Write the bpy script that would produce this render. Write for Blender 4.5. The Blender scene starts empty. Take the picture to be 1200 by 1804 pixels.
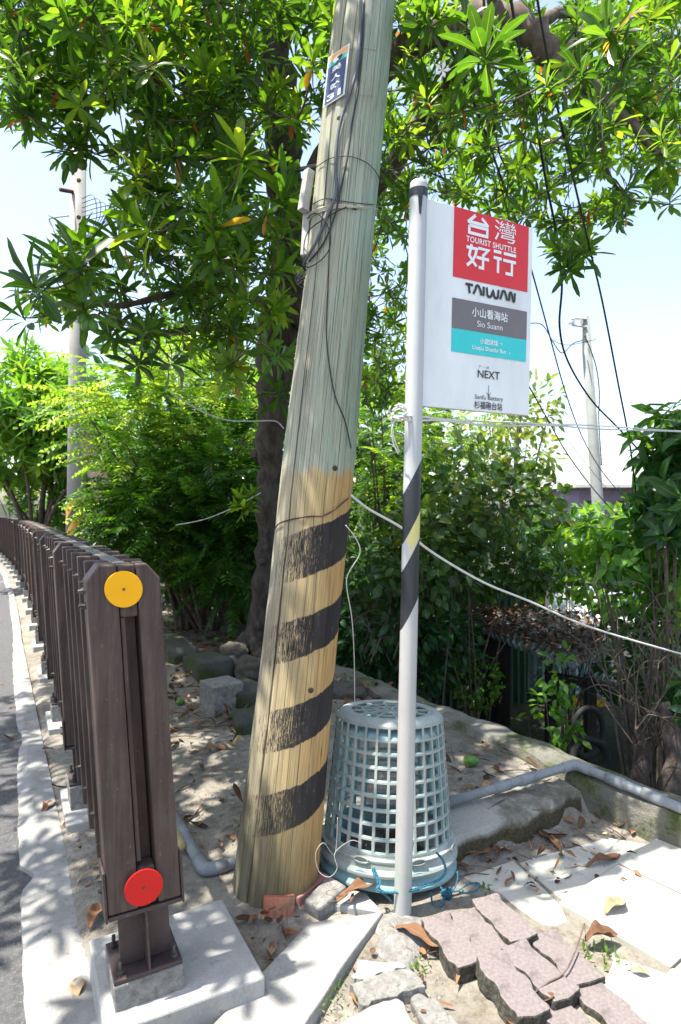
import bpy, bmesh, math, random
import numpy as np
from mathutils import Vector, Matrix

# ------------------------------------------------------------------ scene, camera, light
SC = bpy.context.scene
COL = SC.collection
R = math.radians
rng = np.random.default_rng(11)
rd = random.Random(7)

CAMH, F, CU, CV = 1.45, 1102.4, 600.0, 885.0
cam_d = bpy.data.cameras.new('camera'); cam = bpy.data.objects.new('camera', cam_d); COL.objects.link(cam)
cam.location = (0, 0, CAMH); cam.rotation_euler = (R(90), 0, 0)
cam_d.sensor_fit = 'VERTICAL'; cam_d.sensor_height = 36; cam_d.lens = 22
cam_d.shift_y = -17 / 1804
cam_d.clip_start = 0.05; cam_d.clip_end = 3000
cam_d.dof.use_dof = True; cam_d.dof.focus_distance = 2.3; cam_d.dof.aperture_fstop = 5.6
SC.camera = cam

SUN = Vector((-0.30, -0.10, 0.95)).normalized()        # direction towards the sun
world = bpy.data.worlds.new('World'); SC.world = world; world.use_nodes = True
nt = world.node_tree; bg = nt.nodes['Background']
sky = nt.nodes.new('ShaderNodeTexSky'); sky.sky_type = 'NISHITA'; sky.sun_disc = False
sky.sun_elevation = math.asin(SUN.z); sky.sun_rotation = math.atan2(SUN.x, SUN.y)
sky.air_density = 1.0; sky.dust_density = 2.0; sky.ozone_density = 1.0
hs = nt.nodes.new('ShaderNodeHueSaturation'); hs.inputs['Saturation'].default_value = .86        # sky desaturated so the shade turns less blue
nt.links.new(sky.outputs[0], hs.inputs['Color']); nt.links.new(hs.outputs[0], bg.inputs[0]); bg.inputs[1].default_value = 0.13
sun_d = bpy.data.lights.new('sun', 'SUN'); sun = bpy.data.objects.new('sun', sun_d); COL.objects.link(sun)
sun_d.energy = 4.2; sun_d.angle = R(0.53); sun_d.color = (1, 0.94, 0.84)
sun.rotation_euler = SUN.to_track_quat('Z', 'Y').to_euler(); sun.location = (0, 0, 30)
SC.view_settings.view_transform = 'Standard'; SC.view_settings.look = 'None'
SC.view_settings.exposure = 1.68; SC.view_settings.gamma = 1
SC.render.engine = 'CYCLES'
SC.cycles.max_bounces = 8; SC.cycles.transparent_max_bounces = 8
SC.cycles.transmission_bounces = 5; SC.cycles.diffuse_bounces = 4
SC.cycles.use_denoising = True

# ------------------------------------------------------------------ projecting the photograph into the place
def P(u, v, Y):
    return Vector(((u - CU) / F * Y, Y, CAMH - (v - CV) / F * Y))
def G(u, v, z=0.0):
    Y = F * (CAMH - z) / (v - CV)
    return Vector(((u - CU) / F * Y, Y, z))
AX_N = Vector((0.883, 0.469, 0)); AX_F = Vector((-0.469, 0.883, 0))     # across / along the road
def bend(s): return -.0026 * max(0.0, s - 8) ** 2          # the road swings left further on
def FS(n, s, z=0.0):
    n = n + bend(s)
    return AX_N * n + AX_F * s + Vector((0, 0, z))

# ------------------------------------------------------------------ materials
MATS = {}
def new_mat(name):
    m = bpy.data.materials.new(name); m.use_nodes = True
    n = m.node_tree.nodes; b = n['Principled BSDF']
    return m, n, m.node_tree.links, b
def nz(n, l, vec, scale, detail=4, rough=.6, dist=0):
    t = n.new('ShaderNodeTexNoise'); t.inputs['Scale'].default_value = scale
    t.inputs['Detail'].default_value = detail; t.inputs['Roughness'].default_value = rough
    t.inputs['Distortion'].default_value = dist
    if vec is not None: l.new(vec, t.inputs['Vector'])
    return t
def ramp(n, l, src, stops):
    r = n.new('ShaderNodeValToRGB'); e = r.color_ramp.elements
    while len(e) > 1: e.remove(e[-1])
    for i, (p, c) in enumerate(stops):
        x = e[0] if i == 0 else e.new(p)
        x.position = p
        c = (c, c, c) if isinstance(c, (int, float)) else c
        x.color = (*c[:3], 1)
    l.new(src, r.inputs[0]); return r
def mixc(n, l, fac, a, b, mode='MIX'):
    m = n.new('ShaderNodeMix'); m.data_type = 'RGBA'; m.blend_type = mode
    for s, i in ((fac, 0), (a, 6), (b, 7)):
        if isinstance(s, (int, float)): m.inputs[i].default_value = s
        elif isinstance(s, tuple): m.inputs[i].default_value = (*s[:3], 1)
        else: l.new(s, m.inputs[i])
    return m.outputs[2]
def mth(n, l, op, a, b=None, c=None, clamp=False):
    m = n.new('ShaderNodeMath'); m.operation = op; m.use_clamp = clamp
    for i, s in enumerate((a, b, c)):
        if s is None: continue
        if isinstance(s, (int, float)): m.inputs[i].default_value = s
        else: l.new(s, m.inputs[i])
    return m.outputs[0]
def bump(n, l, b, h, strength=.4, dist=.01):
    bp = n.new('ShaderNodeBump'); bp.inputs['Strength'].default_value = strength
    bp.inputs['Distance'].default_value = dist
    l.new(h, bp.inputs['Height']); l.new(bp.outputs[0], b.inputs['Normal'])
def tc(n, l, kind='Object', sc=(1, 1, 1)):
    t = n.new('ShaderNodeTexCoord'); m = n.new('ShaderNodeMapping'); m.inputs['Scale'].default_value = sc
    l.new(t.outputs[kind], m.inputs[0]); return m.outputs[0]

def surf(name, stops, scale=8, rough=.7, bmp=.3, bscale=60, bdist=.004, metal=0, spec=.4, stretch=(1, 1, 1),
         spots=None, spotscale=12, spotcut=(.55, .7), detail=6, coat=0):
    """Weathered surface: noise through a colour ramp, fine bump, optional stains of another colour."""
    if name in MATS: return MATS[name]
    m, n, l, b = new_mat(name); v = tc(n, l, 'Object', stretch)
    t = nz(n, l, v, scale, detail, .65); k = len(stops)
    c = ramp(n, l, t.outputs[0], [(.3 + .4 * i / max(1, k - 1), s) for i, s in enumerate(stops)]).outputs[0]
    f = nz(n, l, v, bscale, 5, .7)
    g = ramp(n, l, f.outputs[0], [(.35, .82), (.65, 1.0)])
    c = mixc(n, l, 1.0, c, g.outputs[0], 'MULTIPLY')
    if spots:
        s = nz(n, l, v, spotscale, 5, .7, .3)
        sm = ramp(n, l, s.outputs[0], [(spotcut[0], 0.0), (spotcut[1], 1.0)])
        c = mixc(n, l, sm.outputs[0], c, spots)
    l.new(c, b.inputs['Base Color']); b.inputs['Roughness'].default_value = rough
    b.inputs['Metallic'].default_value = metal; b.inputs['Specular IOR Level'].default_value = spec
    b.inputs['Coat Weight'].default_value = coat
    if bmp: bump(n, l, b, f.outputs[0], bmp, bdist)
    MATS[name] = m; return m

def leaf_mat(name, stops, rough=.4, transl=.38, tcol=1.6, rib=(.32, .36, .12), ribw=.5, spec=.45):
    if name in MATS: return MATS[name]
    m, n, l, b = new_mat(name)
    a = n.new('ShaderNodeAttribute'); a.attribute_name = 'tint'
    c = ramp(n, l, a.outputs['Fac'], stops).outputs[0]
    o = n.new('ShaderNodeTexCoord')
    t = nz(n, l, o.outputs['Object'], 14, 3)
    g = ramp(n, l, t.outputs[0], [(.3, .75), (.7, 1.15)])
    c = mixc(n, l, 1.0, c, g.outputs[0], 'MULTIPLY')
    r = n.new('ShaderNodeAttribute'); r.attribute_name = 'rib'
    rr = ramp(n, l, r.outputs['Fac'], [(.90, 0.0), (.98, ribw)])
    c = mixc(n, l, rr.outputs[0], c, rib)
    l.new(c, b.inputs['Base Color']); b.inputs['Roughness'].default_value = rough
    b.inputs['Specular IOR Level'].default_value = spec
    tr = n.new('ShaderNodeBsdfTranslucent')
    tcx = mixc(n, l, 1.0, c, (1.25 * tcol, 1.1 * tcol, .35 * tcol), 'MULTIPLY')
    l.new(tcx, tr.inputs[0])
    mx = n.new('ShaderNodeMixShader'); mx.inputs[0].default_value = transl
    l.new(b.outputs[0], mx.inputs[1]); l.new(tr.outputs[0], mx.inputs[2])
    out = n['Material Output']; l.new(mx.outputs[0], out.inputs[0])
    MATS[name] = m; return m

# ------------------------------------------------------------------ meshes
class MB:
    def __init__(s): s.v = []; s.f = []
    def add(s, vs, fs):
        o = len(s.v); s.v += [tuple(x) for x in vs]; s.f += [tuple(i + o for i in f) for f in fs]; return s
    def box(s, c, d, M=None, jit=0):
        vs = []
        for x, y, z in ((-1,-1,-1),(1,-1,-1),(1,1,-1),(-1,1,-1),(-1,-1,1),(1,-1,1),(1,1,1),(-1,1,1)):
            p = Vector((x * d[0] / 2 + rd.uniform(-jit, jit), y * d[1] / 2 + rd.uniform(-jit, jit), z * d[2] / 2 + rd.uniform(-jit, jit)))
            vs.append((M @ p if M else p) + Vector(c))
        return s.add(vs, [(0,3,2,1),(4,5,6,7),(0,1,5,4),(1,2,6,5),(2,3,7,6),(3,0,4,7)])
    def prism(s, poly, z0, z1, fn=None):
        n = len(poly); fn = fn or (lambda x, y, z: (x, y, z))
        vs = [fn(x, y, z0) for x, y in poly] + [fn(x, y, z1) for x, y in poly]
        return s.add(vs, [tuple(range(n - 1, -1, -1)), tuple(range(n, 2 * n))] +
                     [(i, (i + 1) % n, n + (i + 1) % n, n + i) for i in range(n)])
    def tube(s, pts, r, k=8, cap=True):
        pts = [Vector(p) for p in pts]; m = len(pts)
        rr = r if isinstance(r, (list, tuple)) else [r] * m
        vs = []; prev = None
        for i, p in enumerate(pts):
            d = (pts[min(i + 1, m - 1)] - pts[max(i - 1, 0)])
            d = d.normalized() if d.length > 1e-9 else Vector((0, 0, 1))
            if prev is None: a = d.orthogonal().normalized()
            else:
                a = prev - d * prev.dot(d); a = a.normalized() if a.length > 1e-6 else d.orthogonal().normalized()
            prev = a; b = d.cross(a)
            vs += [p + (a * math.cos(2 * math.pi * j / k) + b * math.sin(2 * math.pi * j / k)) * rr[i] for j in range(k)]
        fs = [(i*k+j, i*k+(j+1)%k, (i+1)*k+(j+1)%k, (i+1)*k+j) for i in range(m-1) for j in range(k)]
        if cap: fs += [tuple(range(k - 1, -1, -1)), tuple((m-1)*k + j for j in range(k))]
        return s.add(vs, fs)
    def lathe(s, prof, k=24, M=None):
        M = M or Matrix.Identity(4); m = len(prof)
        vs = [M @ Vector((r * math.cos(2*math.pi*j/k), r * math.sin(2*math.pi*j/k), z)) for r, z in prof for j in range(k)]
        return s.add(vs, [(i*k+j, i*k+(j+1)%k, (i+1)*k+(j+1)%k, (i+1)*k+j) for i in range(m-1) for j in range(k)])
    def build(s, name, mat, parent=None, smooth=False, bevel=0, seg=2, origin=None, solid=0):
        me = bpy.data.meshes.new(name)
        vs = s.v
        if origin is not None: vs = [(x - origin[0], y - origin[1], z - origin[2]) for x, y, z in vs]
        me.from_pydata(vs, [], s.f); me.update()
        if smooth: me.polygons.foreach_set('use_smooth', [True] * len(me.polygons))
        o = bpy.data.objects.new(name, me); COL.objects.link(o)
        if mat: me.materials.append(mat)
        if origin is not None: o.location = origin
        if parent: o.parent = parent
        if solid:
            k = o.modifiers.new('solid', 'SOLIDIFY'); k.thickness = solid; k.offset = 0
        if bevel:
            k = o.modifiers.new('bevel', 'BEVEL'); k.width = bevel; k.segments = seg; k.limit_method = 'ANGLE'; k.angle_limit = R(40)
        return o
def tag(o, label=None, cat=None, group=None, kind=None):
    if label: o['label'] = label
    if cat: o['category'] = cat
    if group: o['group'] = group
    if kind: o['kind'] = kind
    return o
def thing(name, label, cat, loc=(0, 0, 0), group=None):
    o = bpy.data.objects.new(name, None); COL.objects.link(o); o.location = loc; o.empty_display_size = .1
    return tag(o, label, cat, group)
def child(o, parent):
    """parent a world-space mesh to a thing that stands away from the origin"""
    o.parent = parent; o.matrix_parent_inverse = Matrix.Translation(parent.location).inverted(); return o
def smooth_path(pts, n=8):
    pts = [Vector(p) for p in pts]; out = []
    for i in range(len(pts) - 1):
        p0 = pts[max(i - 1, 0)]; p1 = pts[i]; p2 = pts[i + 1]; p3 = pts[min(i + 2, len(pts) - 1)]
        for k in range(n):
            t = k / n
            out.append(.5 * ((2*p1) + (p2-p0)*t + (2*p0-5*p1+4*p2-p3)*t*t + (3*p1-p0-3*p2+p3)*t**3))
    return out + [pts[-1]]

# ------------------------------------------------------------------ leaves (vectorised)
LANCE = [(0, .09), (.22, .50), (.58, 1.0), (.86, .74), (1, .08)]
OVAL = [(0, .10), (.3, .92), (.65, .95), (1, .05)]
SMALL = [(0, .12), (.5, 1.0), (1, .06)]
def norm(a):
    return a / np.maximum(np.linalg.norm(a, axis=1, keepdims=True), 1e-9)
class Leaves:
    def __init__(s): s.V = []; s.Fc = []; s.T = []; s.Rb = []; s.off = 0
    def add(s, base, d, nrm, L, W, droop, tint, tmpl=LANCE, fold=.25, wav=0):
        N = len(base)
        if N == 0: return
        d = norm(d); side = norm(np.cross(d, nrm)); nrm = np.cross(side, d)
        L = np.broadcast_to(L, (N,)).reshape(N, 1); W = np.broadcast_to(W, (N,)).reshape(N, 1)
        droop = np.broadcast_to(droop, (N,)).reshape(N, 1)
        vs = []; rib = []
        for q, w in tmpl:
            c = base + d * (q * L) - nrm * (droop * q * q * L) - d * (droop * droop * .5 * q ** 3 * L)
            wv = wav * np.sin(q * 9 + base[:, :1] * 50) * W if wav else 0
            e = nrm * (fold * w * W / 2 + wv)
            vs += [c, c + side * (w * W / 2) + e, c - side * (w * W / 2) + e]; rib += [1.0, 0.0, 0.0]
        K = len(vs); V = np.stack(vs, 1).reshape(-1, 3)
        fs = []
        for i in range(len(tmpl) - 1):
            a = 3 * i; b = a + 3
            fs += [(a, a+1, b+1, b), (a, b, b+2, a+2)]
        fs = np.array(fs)
        FA = (fs[None] + (np.arange(N) * K)[:, None, None] + s.off).reshape(-1, 4)
        s.V.append(V); s.Fc.append(FA); s.T.append(np.repeat(np.broadcast_to(tint, (N,)), K)); s.Rb.append(np.tile(rib, N))
        s.off += N * K
    def build(s, name, mat, parent=None):
        V = np.concatenate(s.V).astype(np.float32); Fa = np.concatenate(s.Fc).astype(np.int32)
        me = bpy.data.meshes.new(name)
        me.vertices.add(len(V)); me.vertices.foreach_set('co', V.ravel())
        me.loops.add(Fa.size); me.loops.foreach_set('vertex_index', Fa.ravel())
        me.polygons.add(len(Fa)); me.polygons.foreach_set('loop_start', np.arange(0, Fa.size, 4, dtype=np.int32))
        me.polygons.foreach_set('use_smooth', np.ones(len(Fa), dtype=bool))
        for nm, arr in (('tint', s.T), ('rib', s.Rb)):
            at = me.attributes.new(nm, 'FLOAT', 'POINT'); at.data.foreach_set('value', np.concatenate(arr).astype(np.float32))
        me.update(calc_edges=True)
        me.materials.append(mat)
        o = bpy.data.objects.new(name, me); COL.objects.link(o)
        if parent: o.parent = parent
        return o
def unit(n=1):
    return norm(rng.normal(size=(n, 3)))
def rosette(LV, c, axis, n=13, L=.2, W=.045, lo=20, hi=112, tint=None, droop=(.05, .35), tmpl=LANCE):
    axis = np.array(axis, float); axis /= np.linalg.norm(axis)
    a = np.cross(axis, [.3, .9, .2]); a /= np.linalg.norm(a); b = np.cross(axis, a)
    i = np.arange(n); az = i * 2.39996 + rng.uniform(0, 6.28); el = np.radians(lo + (hi - lo) * (i + rng.uniform(0, 1, n)) / n)
    rad = np.cos(az)[:, None] * a + np.sin(az)[:, None] * b
    d = np.cos(el)[:, None] * axis + np.sin(el)[:, None] * rad
    nr = np.sin(el)[:, None] * axis - np.cos(el)[:, None] * rad
    nr = nr + rng.normal(0, .22, (n, 3))
    base = np.array(c) - axis * (i / n * .05)[:, None]
    LV.add(base, d, nr, L * rng.uniform(.65, 1.1, n), W * rng.uniform(.8, 1.15, n), rng.uniform(*droop, n),
           np.where(rng.uniform(0, 1, n) < .006, rng.uniform(.97, 1, n), np.clip((rng.uniform(0, 1, n) if tint is None else tint) + rng.normal(0, .12, n), 0, .93)), tmpl, fold=.3, wav=.05)
def frond(LV, p, d, up, L=.5, pairs=11, lw=(.07, .022), tint=.5, droop=.35):
    """one feather leaf: a thin midrib with leaflet pairs"""
    d = np.array(d) / np.linalg.norm(d); up = np.array(up, float); side = np.cross(d, up); side /= np.linalg.norm(side); up = np.cross(side, d)
    q = (np.arange(pairs) + .8) / pairs
    c = np.array(p) + d * (q * L)[:, None] - up * (droop * q * q * L)[:, None]
    t = d - up * (2 * droop * q)[:, None]; t = norm(t)
    size = lw[0] * (1 - .45 * np.abs(q - .45) * 2)
    for sg in (1, -1):
        dd = side * sg * .9 + t * .42 + up * .02 + rng.normal(0, .09, (pairs, 3)) - np.array((0, 0, .18))
        nr = up + rng.normal(0, .15, (pairs, 3))
        LV.add(c, dd, nr, size * rng.uniform(.85, 1.1, pairs), lw[1], .12, np.clip(tint + rng.normal(0, .08, pairs), 0, 1), SMALL, fold=.2)
    LV.add(np.array([p]), np.array([d]), np.array([up]), np.array([L]), np.array([.012]), np.array([droop]), np.array([tint]), SMALL, fold=0)
# ------------------------------------------------------------------ terrain, road, kerb
def sst(x, a, b):
    t = np.clip((x - a) / (b - a), 0, 1); return t * t * (3 - 2 * t)
def bumps(X, Y):
    return (.012 * np.sin(3.1 * X + 1.3 * Y) * np.sin(2.3 * Y - 1.1 * X + .5) + .006 * np.sin(9 * X + 2) * np.sin(8 * Y - 3 * X)
            + .003 * np.sin(23 * X - 11 * Y) * np.sin(27 * Y + 9 * X))
def gh(X, Y):
    """height of the ground"""
    X = np.asarray(X, float); Y = np.asarray(Y, float)
    n = .883 * X + .469 * Y; s = -.469 * X + .883 * Y
    dW = .842 * X + .54 * (Y - 4.94)
    dL = -.539 * (X - 1.08) + .842 * (Y - 2.9); ta = (X - .455) * .842 + (Y - 2.5) * .539
    w = .03 + .42 * (1 - sst(ta, -.25, .05))
    z = .10 * sst(dL, -w, w) * (.2 + .8 * sst(n, .45, 1.1))
    z = z * (1 - .92 * np.exp(-(((X - .19) ** 2 + (Y - 2.5) ** 2) / .36 ** 2) ** 2))
    low = sst(ta, -.15, .1) * (1 - sst(dL, -.02, .03))
    z = z + bumps(X, Y) * (1 - .75 * low) * sst(n, .2, .5)
    # leaf mould heaps up round the tree foot
    z = z + .10 * np.exp(-((X + .70) ** 2 + (Y - 5.3) ** 2) / .5)
    z = z - .07 * (1 - sst(n, .1, .24))
    z = z - 1.45 * sst(dW, .10, .34) - .25 * sst(dW, .4, 2.0)
    z = z + sst(dW, .4, 1) * .12 * np.sin(1.7 * X + .7) * np.sin(1.9 * Y)
    return z - .0136 * np.clip(s - 1.8, 0, 60)
def gz(x, y): return float(gh(x, y))
def at(u, v, lift=0.0):
    """where the ray through a pixel meets the ground"""
    z = 0.05
    for _ in range(12):
        p = G(u, v, z); z = .5 * z + .5 * gz(p.x, p.y)
    p = G(u, v, z); p.z = gz(p.x, p.y) + lift; return p

def axis_steps(segs):
    out = []
    for a, b, d in segs: out += list(np.arange(a, b, d))
    return np.array(out + [segs[-1][1]])
xs = axis_steps([(-900, -60, 120), (-60, -12, 6), (-12, -3, .3), (-3, 2.4, .03), (2.4, 8, .2), (8, 60, 4), (60, 900, 120)])
ys = axis_steps([(-60, 0, 6), (0, 1.4, .1), (1.4, 5.6, .03), (5.6, 12, .15), (12, 40, 1.5), (40, 1500, 146)])
XX, YY = np.meshgrid(xs, ys); ZZ = gh(XX, YY)
nx, ny = len(xs), len(ys)
g = MB(); g.v = list(zip(XX.ravel().tolist(), YY.ravel().tolist(), ZZ.ravel().tolist()))
g.f = [(j*nx+i, j*nx+i+1, (j+1)*nx+i+1, (j+1)*nx+i) for j in range(ny-1) for i in range(nx-1)]
def dirt_mat():
    m, n, l, b = new_mat('sandy_dirt'); v = tc(n, l)
    t = nz(n, l, v, 2.2, 6, .65); t2 = nz(n, l, v, 26, 6, .75); t3 = nz(n, l, v, 150, 3, .6)
    c = ramp(n, l, t.outputs[0], [(.3, (.15, .133, .108)), (.5, (.225, .205, .17)), (.7, (.30, .275, .235))]).outputs[0]
    g2 = ramp(n, l, t2.outputs[0], [(.32, .55), (.5, .95), (.7, 1.12)])
    c = mixc(n, l, 1.0, c, g2.outputs[0], 'MULTIPLY')
    vo = n.new('ShaderNodeTexVoronoi'); vo.inputs['Scale'].default_value = 75; l.new(v, vo.inputs['Vector'])
    peb = ramp(n, l, vo.outputs['Distance'], [(.12, 1.0), (.22, 0.0)])
    sel = ramp(n, l, t2.outputs[0], [(.5, 0.0), (.6, .8)])
    c = mixc(n, l, mth(n, l, 'MULTIPLY', peb.outputs[0], sel.outputs[0]), c, (.42, .4, .36))
    t4 = nz(n, l, v, 7, 5, .7); mould = ramp(n, l, t4.outputs[0], [(.56, 0.0), (.68, .7)])
    c = mixc(n, l, mould.outputs[0], c, (.10, .072, .045))
    # lower ground beyond the wall: dark weedy soil
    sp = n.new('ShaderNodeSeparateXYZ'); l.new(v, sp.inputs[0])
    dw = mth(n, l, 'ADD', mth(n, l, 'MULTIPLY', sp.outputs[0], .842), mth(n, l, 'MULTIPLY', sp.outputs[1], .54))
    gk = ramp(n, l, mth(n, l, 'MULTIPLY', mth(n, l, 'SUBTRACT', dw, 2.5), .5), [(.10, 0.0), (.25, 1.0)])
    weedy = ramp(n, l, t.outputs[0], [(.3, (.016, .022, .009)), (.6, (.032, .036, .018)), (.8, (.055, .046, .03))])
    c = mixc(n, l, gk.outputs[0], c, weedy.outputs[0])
    l.new(c, b.inputs['Base Color']); b.inputs['Roughness'].default_value = .95; b.inputs['Specular IOR Level'].default_value = .2
    h = mth(n, l, 'ADD', mth(n, l, 'MULTIPLY', t2.outputs[0], 1.2), mth(n, l, 'MULTIPLY', t3.outputs[0], .35))
    bump(n, l, b, h, .8, .012); return m
tag(g.build('ground', dirt_mat(), smooth=True), kind='structure')

ASPH = surf('asphalt', [(.055, .055, .058), (.085, .085, .088), (.12, .118, .115)], 40, .9, .8, 220, .006, spots=(.2, .195, .185), spotscale=120, spotcut=(.58, .66))
CONC = surf('concrete', [(.24, .237, .222), (.33, .325, .305), (.40, .393, .37)], 5, .88, .35, 140, .003, spots=(.17, .165, .15), spotscale=22, spotcut=(.58, .75))
CONCD = surf('rough_concrete', [(.15, .146, .135), (.25, .243, .225), (.34, .33, .31)], 30, .95, .9, 170, .008, spots=(.12, .12, .10), spotscale=40, spotcut=(.52, .68))
CEMENT = surf('pale_cement', [(.26, .253, .232), (.33, .322, .30), (.37, .362, .34)], 6, .9, .8, 120, .006, spots=(.17, .16, .135), spotscale=13, spotcut=(.54, .74), detail=9)
def moss_mat(name, base, top, moss):
    m, n, l, b = new_mat(name); v = tc(n, l)
    t = nz(n, l, v, 9, 7, .7); f = nz(n, l, v, 70, 5, .7)
    c = ramp(n, l, t.outputs[0], [(.3, base), (.7, top)]).outputs[0]
    ms = nz(n, l, v, 4.5, 6, .72); mk = ramp(n, l, ms.outputs[0], [(.44, 0.0), (.58, .9)])
    mc = ramp(n, l, f.outputs[0], [(.3, tuple(x * .5 for x in moss)), (.7, tuple(x * 1.4 for x in moss))]).outputs[0]
    c = mixc(n, l, mk.outputs[0], c, mc)
    l.new(c, b.inputs['Base Color']); b.inputs['Roughness'].default_value = .95; b.inputs['Specular IOR Level'].default_value = .2
    bump(n, l, b, mth(n, l, 'ADD', f.outputs[0], mth(n, l, 'MULTIPLY', t.outputs[0], 1.5)), .9, .015); return m
MOSSY = moss_mat('mossy_concrete', (.11, .105, .09), (.30, .285, .245), (.055, .075, .018))
MOSSD = moss_mat('mossy_dark_stone', (.045, .047, .045), (.13, .13, .12), (.04, .065, .014))

def strip(name, mat, n0, n1, z, s0, s1, ds, nseg, edge=None, thick=.05, zf=None):
    m = MB(); ss = np.arange(s0, s1, ds); vs = []
    for s in ss:
        a = n0 + (edge(s) if edge else 0)
        for k in range(nseg + 1):
            b1 = (n1 - .016 * min(6, max(0, s - 1.8))) if edge else n1; nn = a + (b1 - a) * k / nseg; p = FS(nn, s); vs.append((p.x, p.y, z + (zf(nn, s) if zf else 0) - .0136 * max(0, s - 1.8)))
    K = nseg + 1
    fs = [(i*K+k, i*K+k+1, (i+1)*K+k+1, (i+1)*K+k) for i in range(len(ss)-1) for k in range(nseg)]
    m.add(vs, fs)
    if thick:
        for k in (0, nseg):
            o = len(m.v); col = [vs[i*K+k] for i in range(len(ss))]
            m.v += col + [(x, y, zz - thick) for x, y, zz in col]; q = len(col)
            m.f += [(o+i, o+i+1, o+q+i+1, o+q+i) if k else (o+i+1, o+i, o+q+i, o+q+i+1) for i in range(q-1)]
    return tag(m.build(name, mat, smooth=False), kind='structure')
strip('road', ASPH, -14, .09, -.012, -4, 90, .5, 12, thick=0)
KERBM = surf('kerb_cement', [(.20, .197, .185), (.27, .265, .25), (.33, .325, .31)], 6, .9, .6, 160, .004, spots=(.13, .125, .115), spotscale=26, spotcut=(.56, .72))
def bite(s):
    e = .006 * math.sin(1.7 * s) + .003 * math.sin(9.1 * s + 1) * math.sin(2.3 * s) + rd.uniform(-.004, .004)
    for c, w, a in ((2.72, .07, .05), (1.72, .05, .02), (4.4, .2, .03)): e += a * math.exp(-((s - c) / w) ** 2)
    return e
strip('kerb', KERBM, .045, .228, .014, .4, 60, .04, 6, bite, .07, lambda n, s: .004 * math.sin(17 * n + 3 * s) - .014 * max(0, (.10 - n) / .06))

# ------------------------------------------------------------------ retaining wall and ledge
WD = Vector((.54, -.842, 0)); WN = Vector((.842, .54, 0)); W0 = Vector((0, 4.94, 0))
def wall_piece(name, t0, t1, z, wid, label, mat, z0=-1.6, off=0):
    m = MB(); st = max(2, int((t1 - t0) / .06)); vs = []; prof = 8
    for i in range(st + 1):
        t = t0 + (t1 - t0) * i / st; c = W0 + WD * t + WN * off
        s = -.469 * c.x + .883 * c.y; dz = -.0136 * max(0, s - 1.8)
        jt = .010 * math.sin(5 * t) + .007 * math.sin(13 * t + 2)
        h = z + dz + .008 * math.sin(4.1 * t + 1) + .006 * math.sin(17 * t) + rd.uniform(-.003, .003)
        for (q, zz) in ((-wid/2, z0), (-wid/2 + jt, h - .05), (-wid/2 + .012 + jt, h - .012), (-wid/2 + .04, h), (0, h + .006), (wid/2 - .03, h - .002), (wid/2, h - .03), (wid/2, z0)):
            p = c + WN * (q + rd.uniform(-.004, .004)); vs.append((p.x, p.y, zz))
    m.add(vs, [(i*prof+k, (i+1)*prof+k, (i+1)*prof+k+1, i*prof+k+1) for i in range(st) for k in range(prof-1)])
    m.f += [tuple(range(prof)), tuple(st*prof + k for k in range(prof-1, -1, -1))]
    return tag(m.build(name, mat, smooth=False), label, 'wall')
wall_piece('retaining_wall', -1.25, 4.3, .16, .21, 'low mossy concrete retaining wall running from behind the wooden pole to the right edge', MOSSY)
wall_piece('stone_kerb', -2.2, -1.29, .20, .26, 'short rounded mossy green stone kerb left of the wooden pole beside the tree foot', MOSSD, -.6)
wall_piece('stone_kerb', -6.5, -2.25, .17, .26, 'long mossy green stone kerb under the dark feathery shrubs behind the fence', MOSSD, -.6)
def lp(ta, dL, z):
    p = Vector((.455, 2.5, 0)) + Vector((.842, .539, 0)) * ta + Vector((-.539, .842, 0)) * dL; return (p.x, p.y, z)
m = MB(); st = 40; vs = []
for i in range(st + 1):
    ta = -.12 + .90 * i / st; jt = .012 * math.sin(11 * ta) + .008 * math.sin(29 * ta); rough = 1 if ta > .22 else .25
    for q, z in ((.0, -.1), (.0 + jt, .02), (.004 + jt, .085 + rough * rd.uniform(-.008, .004)), (.022, .112 + rough * rd.uniform(-.008, .006)), (.09, .116 + rough * rd.uniform(-.008, .006)),
                 (.16, .114 + rough * rd.uniform(-.006, .006)), (.235 + .03 * math.sin(7 * ta), .108), (.27, .02)): vs.append(lp(ta, q - .02, z))
m.add(vs, [(i*8+k, (i+1)*8+k, (i+1)*8+k+1, i*8+k+1) for i in range(st) for k in range(7)]); m.f += [tuple(range(8)), tuple(st*8+k for k in range(7, -1, -1))]
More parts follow.
